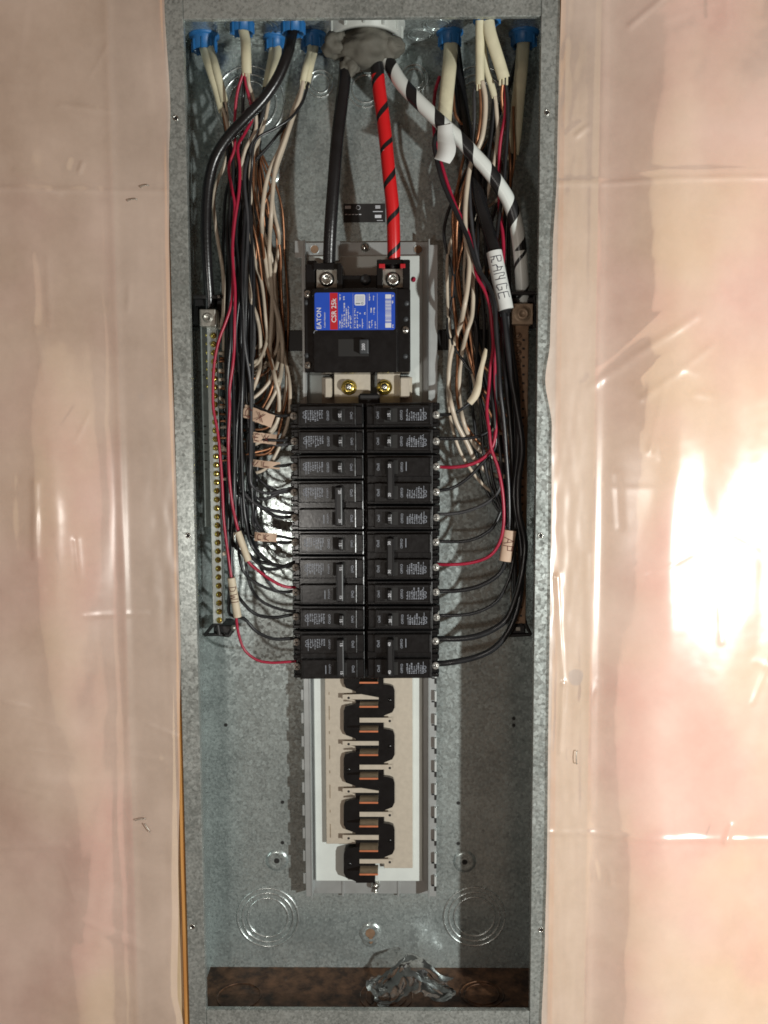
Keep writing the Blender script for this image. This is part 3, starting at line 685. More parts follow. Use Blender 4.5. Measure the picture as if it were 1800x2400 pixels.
for k in range(7): mm.box(q.x - .13 + k * .045, q.x - .12 + k * .045, HL + .004, HL + .006, q.z + .06, q.z + .28)
mm.build('hologram_print', 'print', bl)
mm = M(); bx(mm, 793, 864, 795, 835, HMm - .1, HMm + .006, .0)
mm.build('handle_slot', 'hole', mb)
mm = M(); bx(mm, 842, 864, 795, 829, HMm, HMm + .32, .05); hd = mm.build('handle', 'handlegrey', mb)
mm = M(); q = H(852, 813, HMm + .325); mm.text('200', .17, q, (0, 0, 1), (-1, 0, 0)); mm.build('rating_number', 'printw', hd)
mm = M(); q = H(739, 775, HMm); mm.tube([(q.x - .06, -HMm, q.z - .1), (q.x - .03, -HMm, q.z - .01), (q.x + .08, -HMm, q.z + .01)], .015, 6)
mm.build('mould_mark', 'print', mb)

# ================================================================== CIRCUIT BREAKERS
HF = 2.65; BW = 2.9
XC = X(856, 1270, HF)
MESH = {}
random.seed(21)
def micro_block(mm, xo0, xo1, zc, sgn=1):
    # block of unreadable small print on a breaker face; x measured from the outer end
    nl = 8
    for k in range(nl):
        x = -BW + xo0 + (xo1 - xo0) * k / (nl - 1); ln = random.uniform(.28, .44); z = zc + .21
        end = z - ln
        while z > end:
            l = random.uniform(.02, .05)
            mm.box(x - .03, x + (.028 if random.random() > .4 else .0), HF + .001, HF + .005, z - l, z); z -= l + random.uniform(.012, .03)
    for (dx, dz, r_) in ((-.03, .13, .05), (-.03, -.02, .055)): mm.torus((-BW + xo0 + dx - .04, -HF - .003, zc + dz - .02), FRONT, r_, .017, 16, 4)
    x = -BW + xo0 - .02
    mm.box(x - .01, x + .01, HF + .001, HF + .005, zc - .27, zc - .10)
def breaker(side, row, poles, rating, label, group, blank=()):
    key = (poles, rating, side)
    zc = 4.66 - row - (poles - 1) / 2
    o = thing('circuit_breaker', label, 'circuit breaker', (XC + side * .045, -1.5, zc), group)
    o.rotation_euler = (0, (math.pi if side > 0 else 0) + random.uniform(-.006, .006), 0)
    o.location.y += random.uniform(-.03, .03) * S; o.location.x += random.uniform(-.02, .02) * S
    def part(name, mat, fn, par=None):
        k = (name, poles, blank if name == 'face_print' else 0, rating if 'number' in name else 0)
        if name == 'face_print': k = k + (row, side)
        if k in MESH:
            q = bpy.data.objects.new(name, MESH[k]); COL.objects.link(q); q.parent = par or o; return q
        mm = M(); fn(mm); q = mm.build(name, mat, par or o, loc=(0, -1.5, 0)); MESH[k] = q.data; return q
    hz = poles / 2 - .015
    def f_body(mm):
        mm.box(-BW + .10, -.01, .92, 2.08, -hz, hz, .03)                     # lower case
        mm.box(-BW + .30, -.012, 2.0, 2.40, -hz + .01, hz - .01, .035, seg=2)  # shoulder
        for p in range(poles):
            c = (poles - 1) / 2 - p
            mm.box(-BW + .36, -.30, 2.3, HF, c - .375, c + .375, .03, seg=2)   # raised face
            mm.box(-.34, -.03, 2.3, HF - .10, c - .36, c + .36, .03)
            mm.box(-BW, -BW + .34, .92, 2.0, c + .20, c + .47, .03)          # terminal shoulders
            mm.box(-BW, -BW + .34, .92, 2.0, c - .47, c - .20, .03)
            mm.box(-BW + .02, -BW + .34, 1.9, 2.25, c + .33, c + .47, .03)
            mm.box(-BW + .02, -BW + .34, 1.9, 2.25, c - .47, c - .33, .03)
            mm.box(-BW + .43, -BW + .46, HF - .01, HF + .015, c - .35, c + .35, .008)
    bd = part('breaker_case', 'black', f_body)
    if poles == 1:
        def f_line(mm):
            for a in (-.30, .30): mm.box(-BW + .46, -.42, HF, HF + .012, a - .008, a + .008, .003)
            mm.box(-.44, -.425, HF, HF + .012, -.3, .3, .003)
        part('face_ridge', 'black2', f_line)
    xh = -BW + 1.93
    for p in range(poles):
        c = (poles - 1) / 2 - p
        def f_slot(mm, c=c): mm.box(xh - .26, xh + .25, HF - .05, HF + .006, c - .26, c + .26)
        k = ('handle_slot', poles, p)
        if k in MESH: q = bpy.data.objects.new('handle_slot', MESH[k]); COL.objects.link(q); q.parent = o
        else: mm = M(); f_slot(mm); MESH[k] = mm.build('handle_slot', 'hole', o, loc=(0, -1.5, 0)).data
        k = ('terminal_screw', poles, p)
        if k in MESH: q = bpy.data.objects.new('terminal_screw', MESH[k]); COL.objects.link(q); q.parent = o
        else:
            mm = M(); mm.box(-BW + .03, -BW + .30, 1.6, 1.98, c - .14, c + .14, .02); mm.cyl((-BW + .16, -1.9, c), FRONT, .07, .07, .35, 10); screw(mm, (-BW + .16, -2.22, c), .15, .10)
            MESH[k] = mm.build('terminal_screw', ['screwb', 'hole'], o, loc=(0, -1.5, 0)).data
    def f_handle(mm):
        if poles == 1: mm.box(xh - .02, xh + .16, HF - .1, HF + .30, -.22, .22, .04, seg=2); mm.box(xh - .02, xh + .04, HF - .05, HF + .22, -.24, .24, .03)
        else: mm.box(xh - .12, xh + .16, HF - .1, HF + .34, -.76, .76, .05, seg=2); mm.box(xh - .12, xh - .06, HF + .2, HF + .37, -.75, .75, .02)
    hd = part('handle', 'handle', f_handle)
    def f_num(mm):
        for p in range(poles):
            c = ((poles - 1) / 2 - p) * 1.12; zf = HF + (.306 if poles == 1 else .346)
            mm.text(rating, .155, (xh + .06, -zf, c), (0, 0, -1), (1, 0, 0))
    part('rating_number', 'printw', f_num, hd)
    for p in range(poles):
        c = (poles - 1) / 2 - p; mm = M()
        mm.text('On/I', .155, (-.47, -HF - .004, c), (0, 0, -1), (1, 0, 0))
        mm.text('OFF/O', .135, (xh - .42, -HF - .004, c), (0, 0, -1), (1, 0, 0))
        if p in blank: mm.box(xh - .60, xh - .57, HF + .001, HF + .005, c - .2, c + .15)
        else: micro_block(mm, .68, 1.30, c)
        mm.build('face_print', 'print', o, loc=(0, -1.5, 0))
    return o
GB = 'circuit breakers in two columns'
LB = [(0, 1, '20'), (1, 1, '15'), (2, 1, '15'), (3, 2, '20'), (5, 1, '15'), (6, 2, '15'), (8, 1, '15'), (9, 2, '15')]
RB = [(0, 1, '15'), (1, 1, '20'), (2, 2, '20'), (4, 1, '15'), (5, 2, '30'), (7, 1, '20'), (8, 1, '20'), (9, 2, '40')]
ordn = ['topmost', 'second', 'third', 'fourth', 'fifth', 'sixth', 'seventh', 'bottom']
for i, (r_, p, a) in enumerate(LB):
    breaker(-1, r_, p, a, 'black %s breaker marked %s, %s from the top of the left column' % ('two pole' if p == 2 else 'single pole', a, ordn[i]) if 0 < i < 7 else 'black %s breaker marked %s, %s of the left column' % ('two pole' if p == 2 else 'single pole', a, ordn[i]), GB, blank=(1,) if p == 2 else ())
for i, (r_, p, a) in enumerate(RB):
    breaker(1, r_, p, a, 'black %s breaker marked %s, %s from the top of the right column' % ('two pole' if p == 2 else 'single pole', a, ordn[i]) if 0 < i < 7 else 'black %s breaker marked %s, %s of the right column' % ('two pole' if p == 2 else 'single pole', a, ordn[i]), GB, blank=(1,) if p == 2 else ())

# ================================================================== NEUTRAL BARS
def neutral(left):
    HN = 1.9
    if left: xb0, xb1, xs, top, bot = X(474, 1100, HN), X(515, 1100, HN), X(507, 1100, HN), 690, 1488
    else: xb0, xb1, xs, top, bot = X(1203, 1100, HN), X(1236, 1100, HN), X(1212, 1100, HN), 688, 1489
    px = 495 if left else 1220
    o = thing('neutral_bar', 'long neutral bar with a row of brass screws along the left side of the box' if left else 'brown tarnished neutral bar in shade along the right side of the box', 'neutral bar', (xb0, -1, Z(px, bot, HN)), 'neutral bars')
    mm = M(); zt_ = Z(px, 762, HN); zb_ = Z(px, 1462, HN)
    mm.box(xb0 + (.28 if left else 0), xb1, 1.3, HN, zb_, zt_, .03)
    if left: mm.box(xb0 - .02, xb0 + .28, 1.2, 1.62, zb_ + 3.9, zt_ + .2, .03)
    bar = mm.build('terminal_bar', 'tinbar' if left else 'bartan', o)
    n = 34
    for i in range(n):
        z = Z(px, 787 + i * 20.2, HN)
        mm = M(); screw(mm, (xs, -HN, z), .12, .09, 'slot')
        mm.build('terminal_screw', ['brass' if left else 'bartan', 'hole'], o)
        if left and i < 7:
            mm = M(); screw(mm, (xs - .28, -1.66, z + .05), .09, .05, 'slot'); mm.build('terminal_screw', ['brass', 'hole'], o)
    mm = M()
    for i in range(n):
        z = Z(px, 797 + i * 20.2, HN)
        if left:
            if 9 < i < 16 or i in (4,): mm.box(xb0 + .04, xb0 + .14, 1.60, 1.63, z - .02, z + .02)
        else: mm.box(xs + .16, xs + .26, HN - .01, HN + .005, z - .04, z + .04)
    mm.build('wire_hole', 'hole', bar)
    a, b_ = (468, 505) if left else (1200, 1250)
    mm = M(); p = H(a, 765 if left else 760, 2.5); q = H(b_, 724 if left else 711, 2.5)
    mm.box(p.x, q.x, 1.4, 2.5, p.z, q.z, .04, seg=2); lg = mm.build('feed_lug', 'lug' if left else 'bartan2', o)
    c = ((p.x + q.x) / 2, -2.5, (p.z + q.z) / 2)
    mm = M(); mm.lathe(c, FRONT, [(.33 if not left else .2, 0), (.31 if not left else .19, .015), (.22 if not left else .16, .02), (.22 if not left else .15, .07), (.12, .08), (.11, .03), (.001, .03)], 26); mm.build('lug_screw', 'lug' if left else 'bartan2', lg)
    # plastic brackets
    mm = M()
    if left:
        bx(mm, 452, 520, 690, 700, .3, 2.2, .05); bx(mm, 505, 524, 690, 752, .2, 1.6, .05); bx(mm, 456, 500, 700, 718, .3, 2.0, .05); bx(mm, 452, 466, 700, 760, .2, 1.5, .04)
        q = H(513, 696, 2.2); screw(mm, (q.x, q.y, q.z), .1, .06)
    else:
        bx(mm, 1188, 1256, 682, 690, .3, 2.6, .04); bx(mm, 1196, 1256, 696, 708, .3, 2.2, .04); bx(mm, 1188, 1199, 690, 760, .3, 1.7, .04); bx(mm, 1250, 1256, 690, 768, .3, 2.3, .04)
    mm.build('top_bracket', ['black2', 'steel'], o)
    mm = M()
    if left:
        A, B_, C_, D_ = H(480, 1488, 1.5), H(505, 1462, 1.8), H(552, 1460, 1.3), H(536, 1490, 1.3)
        mm.tube([A, B_, H(520, 1462, 1.8)], .07, 8); mm.tube([A, H(510, 1487, 1.6), D_], .07, 8); mm.tube([C_, D_], .08, 8); mm.tube([H(510, 1462, 1.7), H(514, 1488, 1.7)], .08, 8)
        bx(mm, 500, 546, 1466, 1486, .2, 1.3, .05); q = H(548, 1471, 1.5); mm.lathe(q, FRONT, [(.12, 0), (.12, .06), (.001, .1)], 14, 1)
    else:
        A, B_, C_ = H(1192, 1489, 1.5), H(1244, 1487, 1.5), H(1226, 1440, 1.7)
        mm.tube([A, B_], .08, 8); mm.tube([B_, H(1232, 1462, 1.7), C_], .07, 8); bx(mm, 1196, 1232, 1464, 1486, .2, 1.5, .06); q = H(1214, 1474, 1.5); mm.box(q.x - .08, q.x + .08, 1.5, 1.53, q.z - .07, q.z + .07, 0, 1)
    mm.build('bottom_bracket', ['black2', 'lug'], o)
MT['bartan2'] = mk('shaded_lug_bronze', (0.46, 0.35, 0.25), 0.5, 0.4, 0.15, 200)  # right feed lug, its shade put into a browner colour
neutral(True); neutral(False)

# ================================================================== CONNECTORS, HUB, PUTTY
def connector(px, ptop, h, r_, ln, label):
    q = H(px, ptop, h); x, y = q.x, -h
    o = thing('cable_connector', label, 'cable connector', (x, y, H2), 'blue cable connectors in the top wall')
    mm = M(); mm.lathe((x, y, H2), (0, 0, -1), [(r_ * 1.25, 0.0), (r_ * 1.25, .07), (r_ * 1.04, .09), (r_, .12), (r_ * 1.0, ln), (r_ * .84, ln), (r_ * .82, .1)], 26)
    for k in range(8):
        a = k * math.pi / 4; c = Vector((x + math.cos(a) * r_, y + math.sin(a) * r_, H2 - ln * .7)); mm.box(c.x - .035, c.x + .035, -c.y - .035, -c.y + .035, c.z - ln * .35, c.z + ln * .3, .01)
    mm.build('connector_body', 'connblue', o)
    mm = M(); mm.lathe((x, y, H2 - ln * .45), (0, 0, -1), [(r_ * .83, 0), (.001, 0)], 20); mm.build('connector_throat', 'hole', o)
CN = {}
for nm, px, py, h, r_, ln, lb in (('C1', 479, 104, 1.0, .47, .60, 'blue cable connector at far left holding two cream cables'),
        ('C2', 568, 79, 2.7, .42, .62, 'blue cable connector second from left holding one cream cable'),
        ('C3', 645, 99, .8, .38, .5, 'shaded blue cable connector half hidden left of the thick black cable'),
        ('C4', 687, 79, 2.7, .43, .66, 'blue cable connector around the thick black ground cable'),
        ('C5', 733, 101, 1.0, .42, .55, 'dark blue cable connector just left of the grey putty'),
        ('R1', 1054, 95, 1.1, .42, .52, 'blue cable connector just right of the empty knockouts'),
        ('R2', 1141, 63, 3.1, .47, .5, 'bright blue cable connector holding three cream cables'),
        ('R3', 1228, 90, 1.0, .47, .5, 'dark shaded blue cable connector in the top right corner')):
    connector(px, py, h, r_, ln, lb)
hub = thing('conduit_hub', 'pale round conduit locknut in the top wall above the putty', 'conduit hub', (X(856, 80, 1.9), -1.9, H2))
hx = X(856, 80, 1.9)
mm = M(); mm.lathe((hx, -1.95, H2), (0, 0, -1), [(1.52, .0), (1.52, .12), (1.38, .15), (1.38, .60), (1.2, .63), (1.16, .2)], 48); mm.build('locknut_ring', 'hub', hub)
mm = M()
for k in range(12):
    a = k * math.pi / 6; mm.box(hx + 1.4 * math.cos(a) - .05, hx + 1.4 * math.cos(a) + .05, 1.95 - 1.4 * math.sin(a) - .05, 1.95 - 1.4 * math.sin(a) + .05, H2 - .55, H2 - .05, .02)
mm.build('locknut_lug', 'hub', hub)
def blob(mm, c, rad, sub=5, amp=.16, sc=1.0, seed=0, mi=0):
    bm_ = bmesh.new(); bmesh.ops.create_icosphere(bm_, subdivisions=sub, radius=1)
    for v in bm_.verts:
        n_ = v.co.normalized(); d = 1 + amp * (noise.noise(n_ * 1.6 * sc + Vector((seed, 0, 0))) + .34 * noise.noise(n_ * 3.4 * sc + Vector((0, seed, 3))) + .08 * noise.noise(n_ * 9 * sc))
        v.co = Vector((c[0] + n_.x * rad[0] * d, c[1] + n_.y * rad[1] * d, c[2] + n_.z * rad[2] * d))
    mm.bm(bm_, mi, True)
mm = M(); q = H(850, 120, 2.2)
blob(mm, (q.x + .14, -2.15, q.z + .12), (1.26, 1.05, .74), 5, .26, .8, 2.3)
q2 = H(820, 160, 2.4); blob(mm, (q2.x, -2.35, q2.z + .12), (.34, .36, .42), 4, .35, 1, 5.1)
q2 = H(905, 118, 2.4); blob(mm, (q2.x, -2.4, q2.z + .1), (.62, .5, .42), 4, .35, 1, 7.7)
q2 = H(790, 112, 2.4); blob(mm, (q2.x, -2.4, q2.z + .1), (.55, .5, .5), 4, .4, 1, 9.2)
tag(mm.build('duct_putty', 'putty', loc=(q.x, -2, q.z)), 'grey lump of sealing putty around the service cables at the top', 'putty')

# ================================================================== SERVICE CONDUCTORS
def PP(pts): return [H(*p) for p in pts]
def conductor(name, label, pts, r_, mat, cat='service cable'):
    mm = M(); P = PP(pts); mm.tube(P, r_, 20)
    o = thing(name, label, cat, P[0]); return o, mm.build('cable_jacket', mat, o), P
conductor('service_cable', 'thick black service cable running from the putty to the left main lug', [(812, 120, 2.2), (808, 181, 2.4), (799, 256, 2.5), (790, 331, 2.55), (784, 407, 2.55), (776, 512, 2.4), (772, 590, 2.15), (771, 640, 2.0)], .245, 'bsheath')
rc, _, RP = conductor('service_cable', 'thick service cable wrapped in red tape running down to the right main lug', [(882, 120, 2.2), (884, 160, 2.4), (888, 205, 2.45), (897, 271, 2.5), (905, 340, 2.55), (912, 413, 2.55), (920, 488, 2.45), (923, 573, 2.25), (923, 613, 2.1)], .255, 'hotred')
mm = M(); mm.tube(PP([(923, 608, 2.1), (922, 645, 2.0)]), .17, 14); mm.build('bare_end', 'black2', rc)
NP = [(900, 130, 2.2), (915, 154, 2.4), (939, 193, 2.7), (970, 227, 2.9), (1009, 265, 3.05), (1045, 298, 3.1), (1081, 330, 3.1), (1111, 362, 3.05), (1141, 395, 3.0), (1168, 431, 2.9), (1192, 470, 2.8), (1208, 518, 2.65), (1217, 573, 2.5), (1222, 630, 2.3), (1225, 700, 2.0), (1225, 715, 1.9)]
nc, _, NPW = conductor('service_cable', 'thick black service cable spirally wrapped in white tape, crossing to the right neutral lug', NP, .265, 'neutral')
# loose end of the white tape
def ribbon(mm, cen, wid, th=.012, mi=0):
    vs = []; fs = []
    for c, wv in zip(cen, wid):
        c = Vector(c); wv = Vector(wv); vs += [c - wv / 2, c + wv / 2]
    for i in range(len(cen) - 1): fs.append([2 * i, 2 * i + 1, 2 * i + 3, 2 * i + 2])
    n_ = len(vs); off = Vector((0, -th, 0)); vs2 = [v + off for v in vs]
    mm.add(vs + vs2, fs + [[a + n_ for a in f] for f in fs] + [[2 * i, 2 * i + 2, 2 * i + 2 + n_, 2 * i + n_] for i in range(len(cen) - 1)] + [[2 * i + 1, 2 * i + 3, 2 * i + 3 + n_, 2 * i + 1 + n_] for i in range(len(cen) - 1)], mi, True)
def rib_px(mm, rows, mi=0):     # rows: (x left, y left, x right, y right, h left, h right)
    cs, ws = [], []
    for a, b_, c, d, h0, h1 in rows:
        p, q = H(a, b_, h0), H(c, d, h1); cs.append((p + q) / 2); ws.append(q - p)
    P = smooth_path(cs, .08); Wd = smooth_path(ws, .02); n_ = len(P)
    Wd = [Wd[min(len(Wd) - 1, int(i * (len(Wd) - 1) / (n_ - 1)))] for i in range(n_)]
    ribbon(mm, P, Wd, .014, mi)
mm = M(); rib_px(mm, [(1026, 296, 1060, 290, 3.40, 3.42), (1026, 318, 1062, 322, 3.45, 3.46), (1027, 340, 1067, 346, 3.5, 3.6), (1023, 358, 1066, 366, 3.55, 3.75), (1018, 372, 1054, 384, 3.8, 3.7)])
tag(mm.build('loose_tape_end', 'tapewhite', nc), 'loose white end of tape hanging down')
conductor('ground_cable', 'thick black cable curving from its blue connector to the left neutral bar', [(687, 66, 2.7), (682, 90, 2.8), (674, 126, 3.1), (652, 181, 3.1), (618, 232, 3.05), (573, 280, 3.0), (532, 325, 2.9), (504, 371, 2.8), (490, 422, 2.7), (484, 482, 2.6), (483, 542, 2.5), (486, 622, 2.3), (491, 700, 2.0), (491, 722, 1.9)], .205, 'bsheath', 'ground cable')

# ================================================================== BRANCH CABLES
CAB = []
def cable(label, sheath, wires, r_=.20, sq=.62, smat='sheath', group='branch circuit cables'):
    P = PP(sheath); o = thing('branch_cable', label, 'cable', P[0], group)
    mm = M(); mm.tube(P, r_, 14, squash=sq)
    # ragged cut end
    e = P[-1]; 
    for k in range(3): mm.box(e.x - r_ * .8 + k * r_ * .55, e.x - r_ * .45 + k * r_ * .55, -e.y - .03, -e.y + .05, e.z - random.uniform(.08, .3), e.z + .05, .01)
    mm.build('sheath', smat, o)
    for wv in wires:
        mat_, pts = wv[0], wv[1]; rr = (wv[2] if len(wv) > 2 else .068) * (.86 if mat_ == 'wred' else 1)
        low = lambda p: min(p[2], 1.5) if (1030 < p[0] < 1086 and p[1] > 520 and p[1] < 945) else p[2] * .45 if (mat_ in ('wwhite', 'cuwire') and 598 < p[0] < 695 and 560 < p[1] < 865) else p[2]
        mm = M(); mm.tube(PP([(p[0], p[1], low(p)) for p in pts]), rr, 8)
        mm.build({'wblack': 'black_wire', 'wgrey': 'black_wire', 'wwhite': 'white_wire', 'wred': 'red_wire', 'cuwire': 'bare_copper_wire'}[mat_], mat_, o)
    return o
YL = [971, 1030, 1088, 1143, 1203, 1263, 1318, 1378, 1440, 1496, 1549]
YR = [972, 1028, 1093, 1151, 1205, 1268, 1322, 1384, 1442, 1497, 1555]
random.seed(5)
def jit(a): return random.uniform(-a, a)
def runL(start, xb, row, h=2.2, ydep=None, end=None, mid=None):
    # a hot wire: down the left bundle then across to its breaker
    yt = YL[row]; yd = ydep or yt - 110
    xb2 = xb + (8 if row < 4 else 0)
    p = list(start) + [(xb + jit(5), 400 + jit(20), h), (xb + jit(6), 500 + jit(30), h + jit(.2)), (xb + jit(6), 640 + jit(30), h + jit(.2)), (xb + jit(5), 780 + jit(20), h + jit(.2))]
    y = 900
    while y < yd - 40: p.append((xb2 + jit(4), y, h + jit(.15))); y += 120
    p += [(xb2 + 3, yd, h)]
    if mid: p += mid
    else: p += [((xb2 + 14), yd + 50, h), ((xb2 + 45), yt + 4, h - .1), (655, yt + 6, 2.1)]
    p += [(688, yt, 2.0), (704, yt, 1.95)]
    return p
def neutL(start, pts, yb, h=2.1):
    return list(start) + pts + [(560 + jit(6), yb - 12 + jit(8), 1.7), (535, yb, 1.6), (514, yb + 2, 1.6)]
# left, first connector: two cables
tagspec = []
cable('cream cable at the left of the leftmost connector, wires dropping behind the black cable', [(472, 90, 1.0), (477, 112, 1.2), (492, 160, 2.0), (510, 215, 2.0), (521, 258, 2.0)],
      [('wblack', runL([(521, 255, 2.0), (528, 300, 2.0)], 536, 9, 2.5, 1440, mid=[(572, 1450, 2.4), (600, 1479, 2.3), (640, 1497, 2.2)])), ('wwhite', [(523, 255, 2.1), (533, 300, 2.2), (528, 380, 2.0), (510, 422, 2.0), (500, 467, 2.0), (503, 512, 2.0), (512, 573, 2.0), (522, 634, 2.0), (524, 700, 1.9), (522, 745, 1.8), (514, 770, 1.6)], .075),
       ('cuwire', [(522, 255, 2.1), (527, 290, 2.2), (534, 325, 2.2), (540, 420, 1.8), (552, 560, 1.5), (560, 700, 1.4), (556, 800, 1.4), (535, 838, 1.5), (514, 840, 1.6)], .055)], .17, .8)
cable('cream cable at the right of the leftmost connector, beside its twin', [(486, 90, 1.0), (492, 112, 1.25), (506, 160, 2.1), (518, 205, 2.1), (526, 240, 2.1)],
      [('wblack', runL([(526, 238, 2.1), (534, 300, 2.1)], 545, 8, 2.3, 1375, mid=[(576, 1420, 2.4), (603, 1441, 2.3), (645, 1447, 2.2)])), ('wwhite', neutL([(528, 240, 2.1), (538, 320, 2.0)], [(560, 400, 1.8), (572, 500, 1.8), (578, 598, 1.9), (581, 646, 1.9), (590, 707, 2.0), (602, 743, 2.1), (609, 779, 2.1), (610, 839, 2.1), (606, 875, 2.1), (594, 910, 2.0), (580, 930, 1.9)], 952), .078),
       ('cuwire', neutL([(527, 238, 2.1), (545, 360, 1.8)], [(575, 470, 1.6), (600, 560, 1.5), (618, 700, 1.5), (622, 800, 1.5), (600, 838, 1.6)], 845), .052)], .15, .8)
# second connector: three wire cable with the red wires
c3 = cable('cream cable in the second connector from left with two red wires', [(570, 70, 2.7), (575, 92, 2.8), (577, 130, 3.1), (578, 172, 3.0)],
      [('wred', [(572, 168, 3.0), (562, 195, 2.9), (554, 230, 2.8), (550, 290, 2.6), (549, 350, 2.5), (536, 390, 2.5), (543, 440, 2.6), (550, 480, 2.7), (545, 560, 2.8), (546, 650, 2.9), (541, 716, 3.0), (529, 755, 3.0), (515, 791, 3.0), (506, 827, 3.0), (501, 863, 3.0), (499, 912, 3.0), (500, 958, 3.0), (510, 1012, 3.0), (517, 1082, 3.0), (521, 1141, 3.0), (524, 1214, 3.0), (530, 1267, 2.9), (537, 1317, 2.8), (542, 1352, 2.8), (550, 1400, 2.7), (554, 1450, 2.6), (559, 1485, 2.5), (573, 1523, 2.4), (603, 1547, 2.3), (635, 1553, 2.2), (676, 1551, 2.1), (704, 1549, 1.95)], .066),
       ('wred', [(573, 168, 3.0), (577, 200, 2.9), (588, 245, 2.7), (592, 275, 2.4), (575, 310, 2.5), (557, 345, 3.0), (562, 390, 3.1), (560, 450, 3.1), (550, 520, 3.1), (545, 580, 3.1), (547, 630, 3.1), (551, 680, 3.1), (550, 755, 3.1), (549, 815, 3.0), (545, 861, 3.0), (538, 912, 2.9), (538, 960, 2.9), (535, 1040, 2.8), (538, 1126, 2.8), (545, 1185, 2.7), (553, 1223, 2.7), (560, 1250, 2.6), (572, 1290, 2.6), (583, 1318, 2.5), (606, 1338, 2.4), (640, 1362, 2.3), (665, 1374, 2.2), (704, 1378, 1.95)], .07),
       ('wblack', runL([(575, 170, 3.0), (570, 220, 2.6), (568, 300, 2.3)], 560, 6, 2.0, 1270, mid=[(590, 1305, 2.2), (622, 1333, 2.2), (655, 1332, 2.1)])), ('wwhite', [(579, 170, 3.0), (585, 205, 2.9), (592, 225, 2.6), (600, 300, 2.2), (575, 350, 2.4), (566, 395, 2.2), (572, 480, 2.1), (588, 560, 2.0), (602, 630, 2.0), (612, 658, 2.0), (622, 743, 1.9), (625, 800, 1.8), (590, 868, 1.8), (560, 885, 1.7), (514, 890, 1.6)], .07)], .19, .75)
# third connector
cable('tan cable in the shaded connector, half behind the thick black cable', [(648, 92, .8), (650, 120, 1.1), (642, 165, 1.6), (632, 205, 1.6)],
      [('wgrey', runL([(632, 200, 1.7), (615, 270, 1.8), (590, 340, 2.0)], 576, 3, 2.4, 1085, mid=[(590, 1138, 2.3), (625, 1156, 2.2), (660, 1149, 2.1)])), ('wgrey', runL([(630, 200, 1.7), (612, 280, 1.8), (584, 345, 1.9)], 568, 4, 2.1, 1070, mid=[(565, 1140, 2.2), (600, 1182, 2.2), (645, 1197, 2.1)])),
       ('wwhite', neutL([(633, 205, 1.7), (622, 280, 1.8)], [(588, 380, 1.9), (590, 480, 1.8), (610, 600, 1.8), (632, 680, 1.8), (648, 720, 1.8), (658, 767, 1.8), (662, 803, 1.8), (661, 851, 1.8), (652, 905, 1.7), (600, 985, 1.6)], 1000), .07),
       ('cuwire', neutL([(630, 205, 1.6), (600, 330, 1.7), (594, 400, 1.8)], [(595, 450, 1.8), (612, 540, 1.6), (622, 640, 1.6), (628, 760, 1.6), (640, 850, 1.6), (646, 880, 1.6), (610, 960, 1.6)], 985), .055)], .17, .8)
cable('tan cable behind its neighbour in the shaded connector', [(640, 92, .8), (638, 125, 1.0), (630, 170, 1.3), (622, 210, 1.3)],
      [('wblack', runL([(622, 205, 1.4), (600, 300, 1.5)], 584, 2, 1.8, 1020, mid=[(600, 1085, 2.0), (655, 1092, 2.1)])), ('wblack', runL([(620, 205, 1.4), (596, 310, 1.6)], 552, 1, 1.8, 940, mid=[(590, 1020, 2.0), (650, 1032, 2.1)])),
       ('wwhite', neutL([(624, 210, 1.4), (606, 330, 1.5)], [(598, 430, 1.5), (612, 520, 1.5), (640, 620, 1.5), (650, 740, 1.4), (648, 820, 1.4), (620, 860, 1.5)], 905), .07),
       ('cuwire', neutL([(620, 210, 1.4), (600, 360, 1.5)], [(618, 480, 1.4), (652, 560, 1.4), (660, 690, 1.3), (668, 830, 1.3), (676, 900, 1.4), (668, 950, 1.5), (630, 1060, 1.6)], 1078), .05)], .15, .8)
# fifth connector, two cables
cable('cream cable beside the putty, its two pale wires standing apart', [(738, 92, 1.0), (735, 118, 1.3), (727, 150, 1.9), (718, 193, 2.0)],
      [('wwhite', [(722, 160, 2.0), (706, 210, 2.0), (690, 250, 2.1), (675, 301, 2.1), (657, 347, 2.2), (635, 392, 2.2), (622, 437, 2.2), (614, 512, 2.2), (617, 570, 2.2), (622, 610, 2.1), (632, 670, 2.0), (645, 719, 1.9), (657, 767, 1.8), (662, 803, 1.8), (661, 851, 1.8), (650, 895, 1.7), (640, 860, 1.6), (620, 850, 1.5)], .085),
       ('wblack', runL([(724, 190, 2.0), (708, 241, 2.2), (681, 277, 2.4), (645, 301, 2.5), (600, 328, 2.6)], 590, 5, 2.2, 1190, mid=[(594, 1232, 2.3), (620, 1250, 2.2), (660, 1258, 2.1)]), .055),
       ('cuwire', neutL([(716, 190, 2.0), (690, 260, 1.9), (662, 320, 1.9), (655, 375, 2.0)], [(635, 440, 1.8), (612, 500, 1.7), (600, 600, 1.7), (606, 700, 1.7), (622, 800, 1.6), (640, 870, 1.6), (652, 930, 1.6), (630, 1000, 1.6)], 1025), .055)], .17, .8)
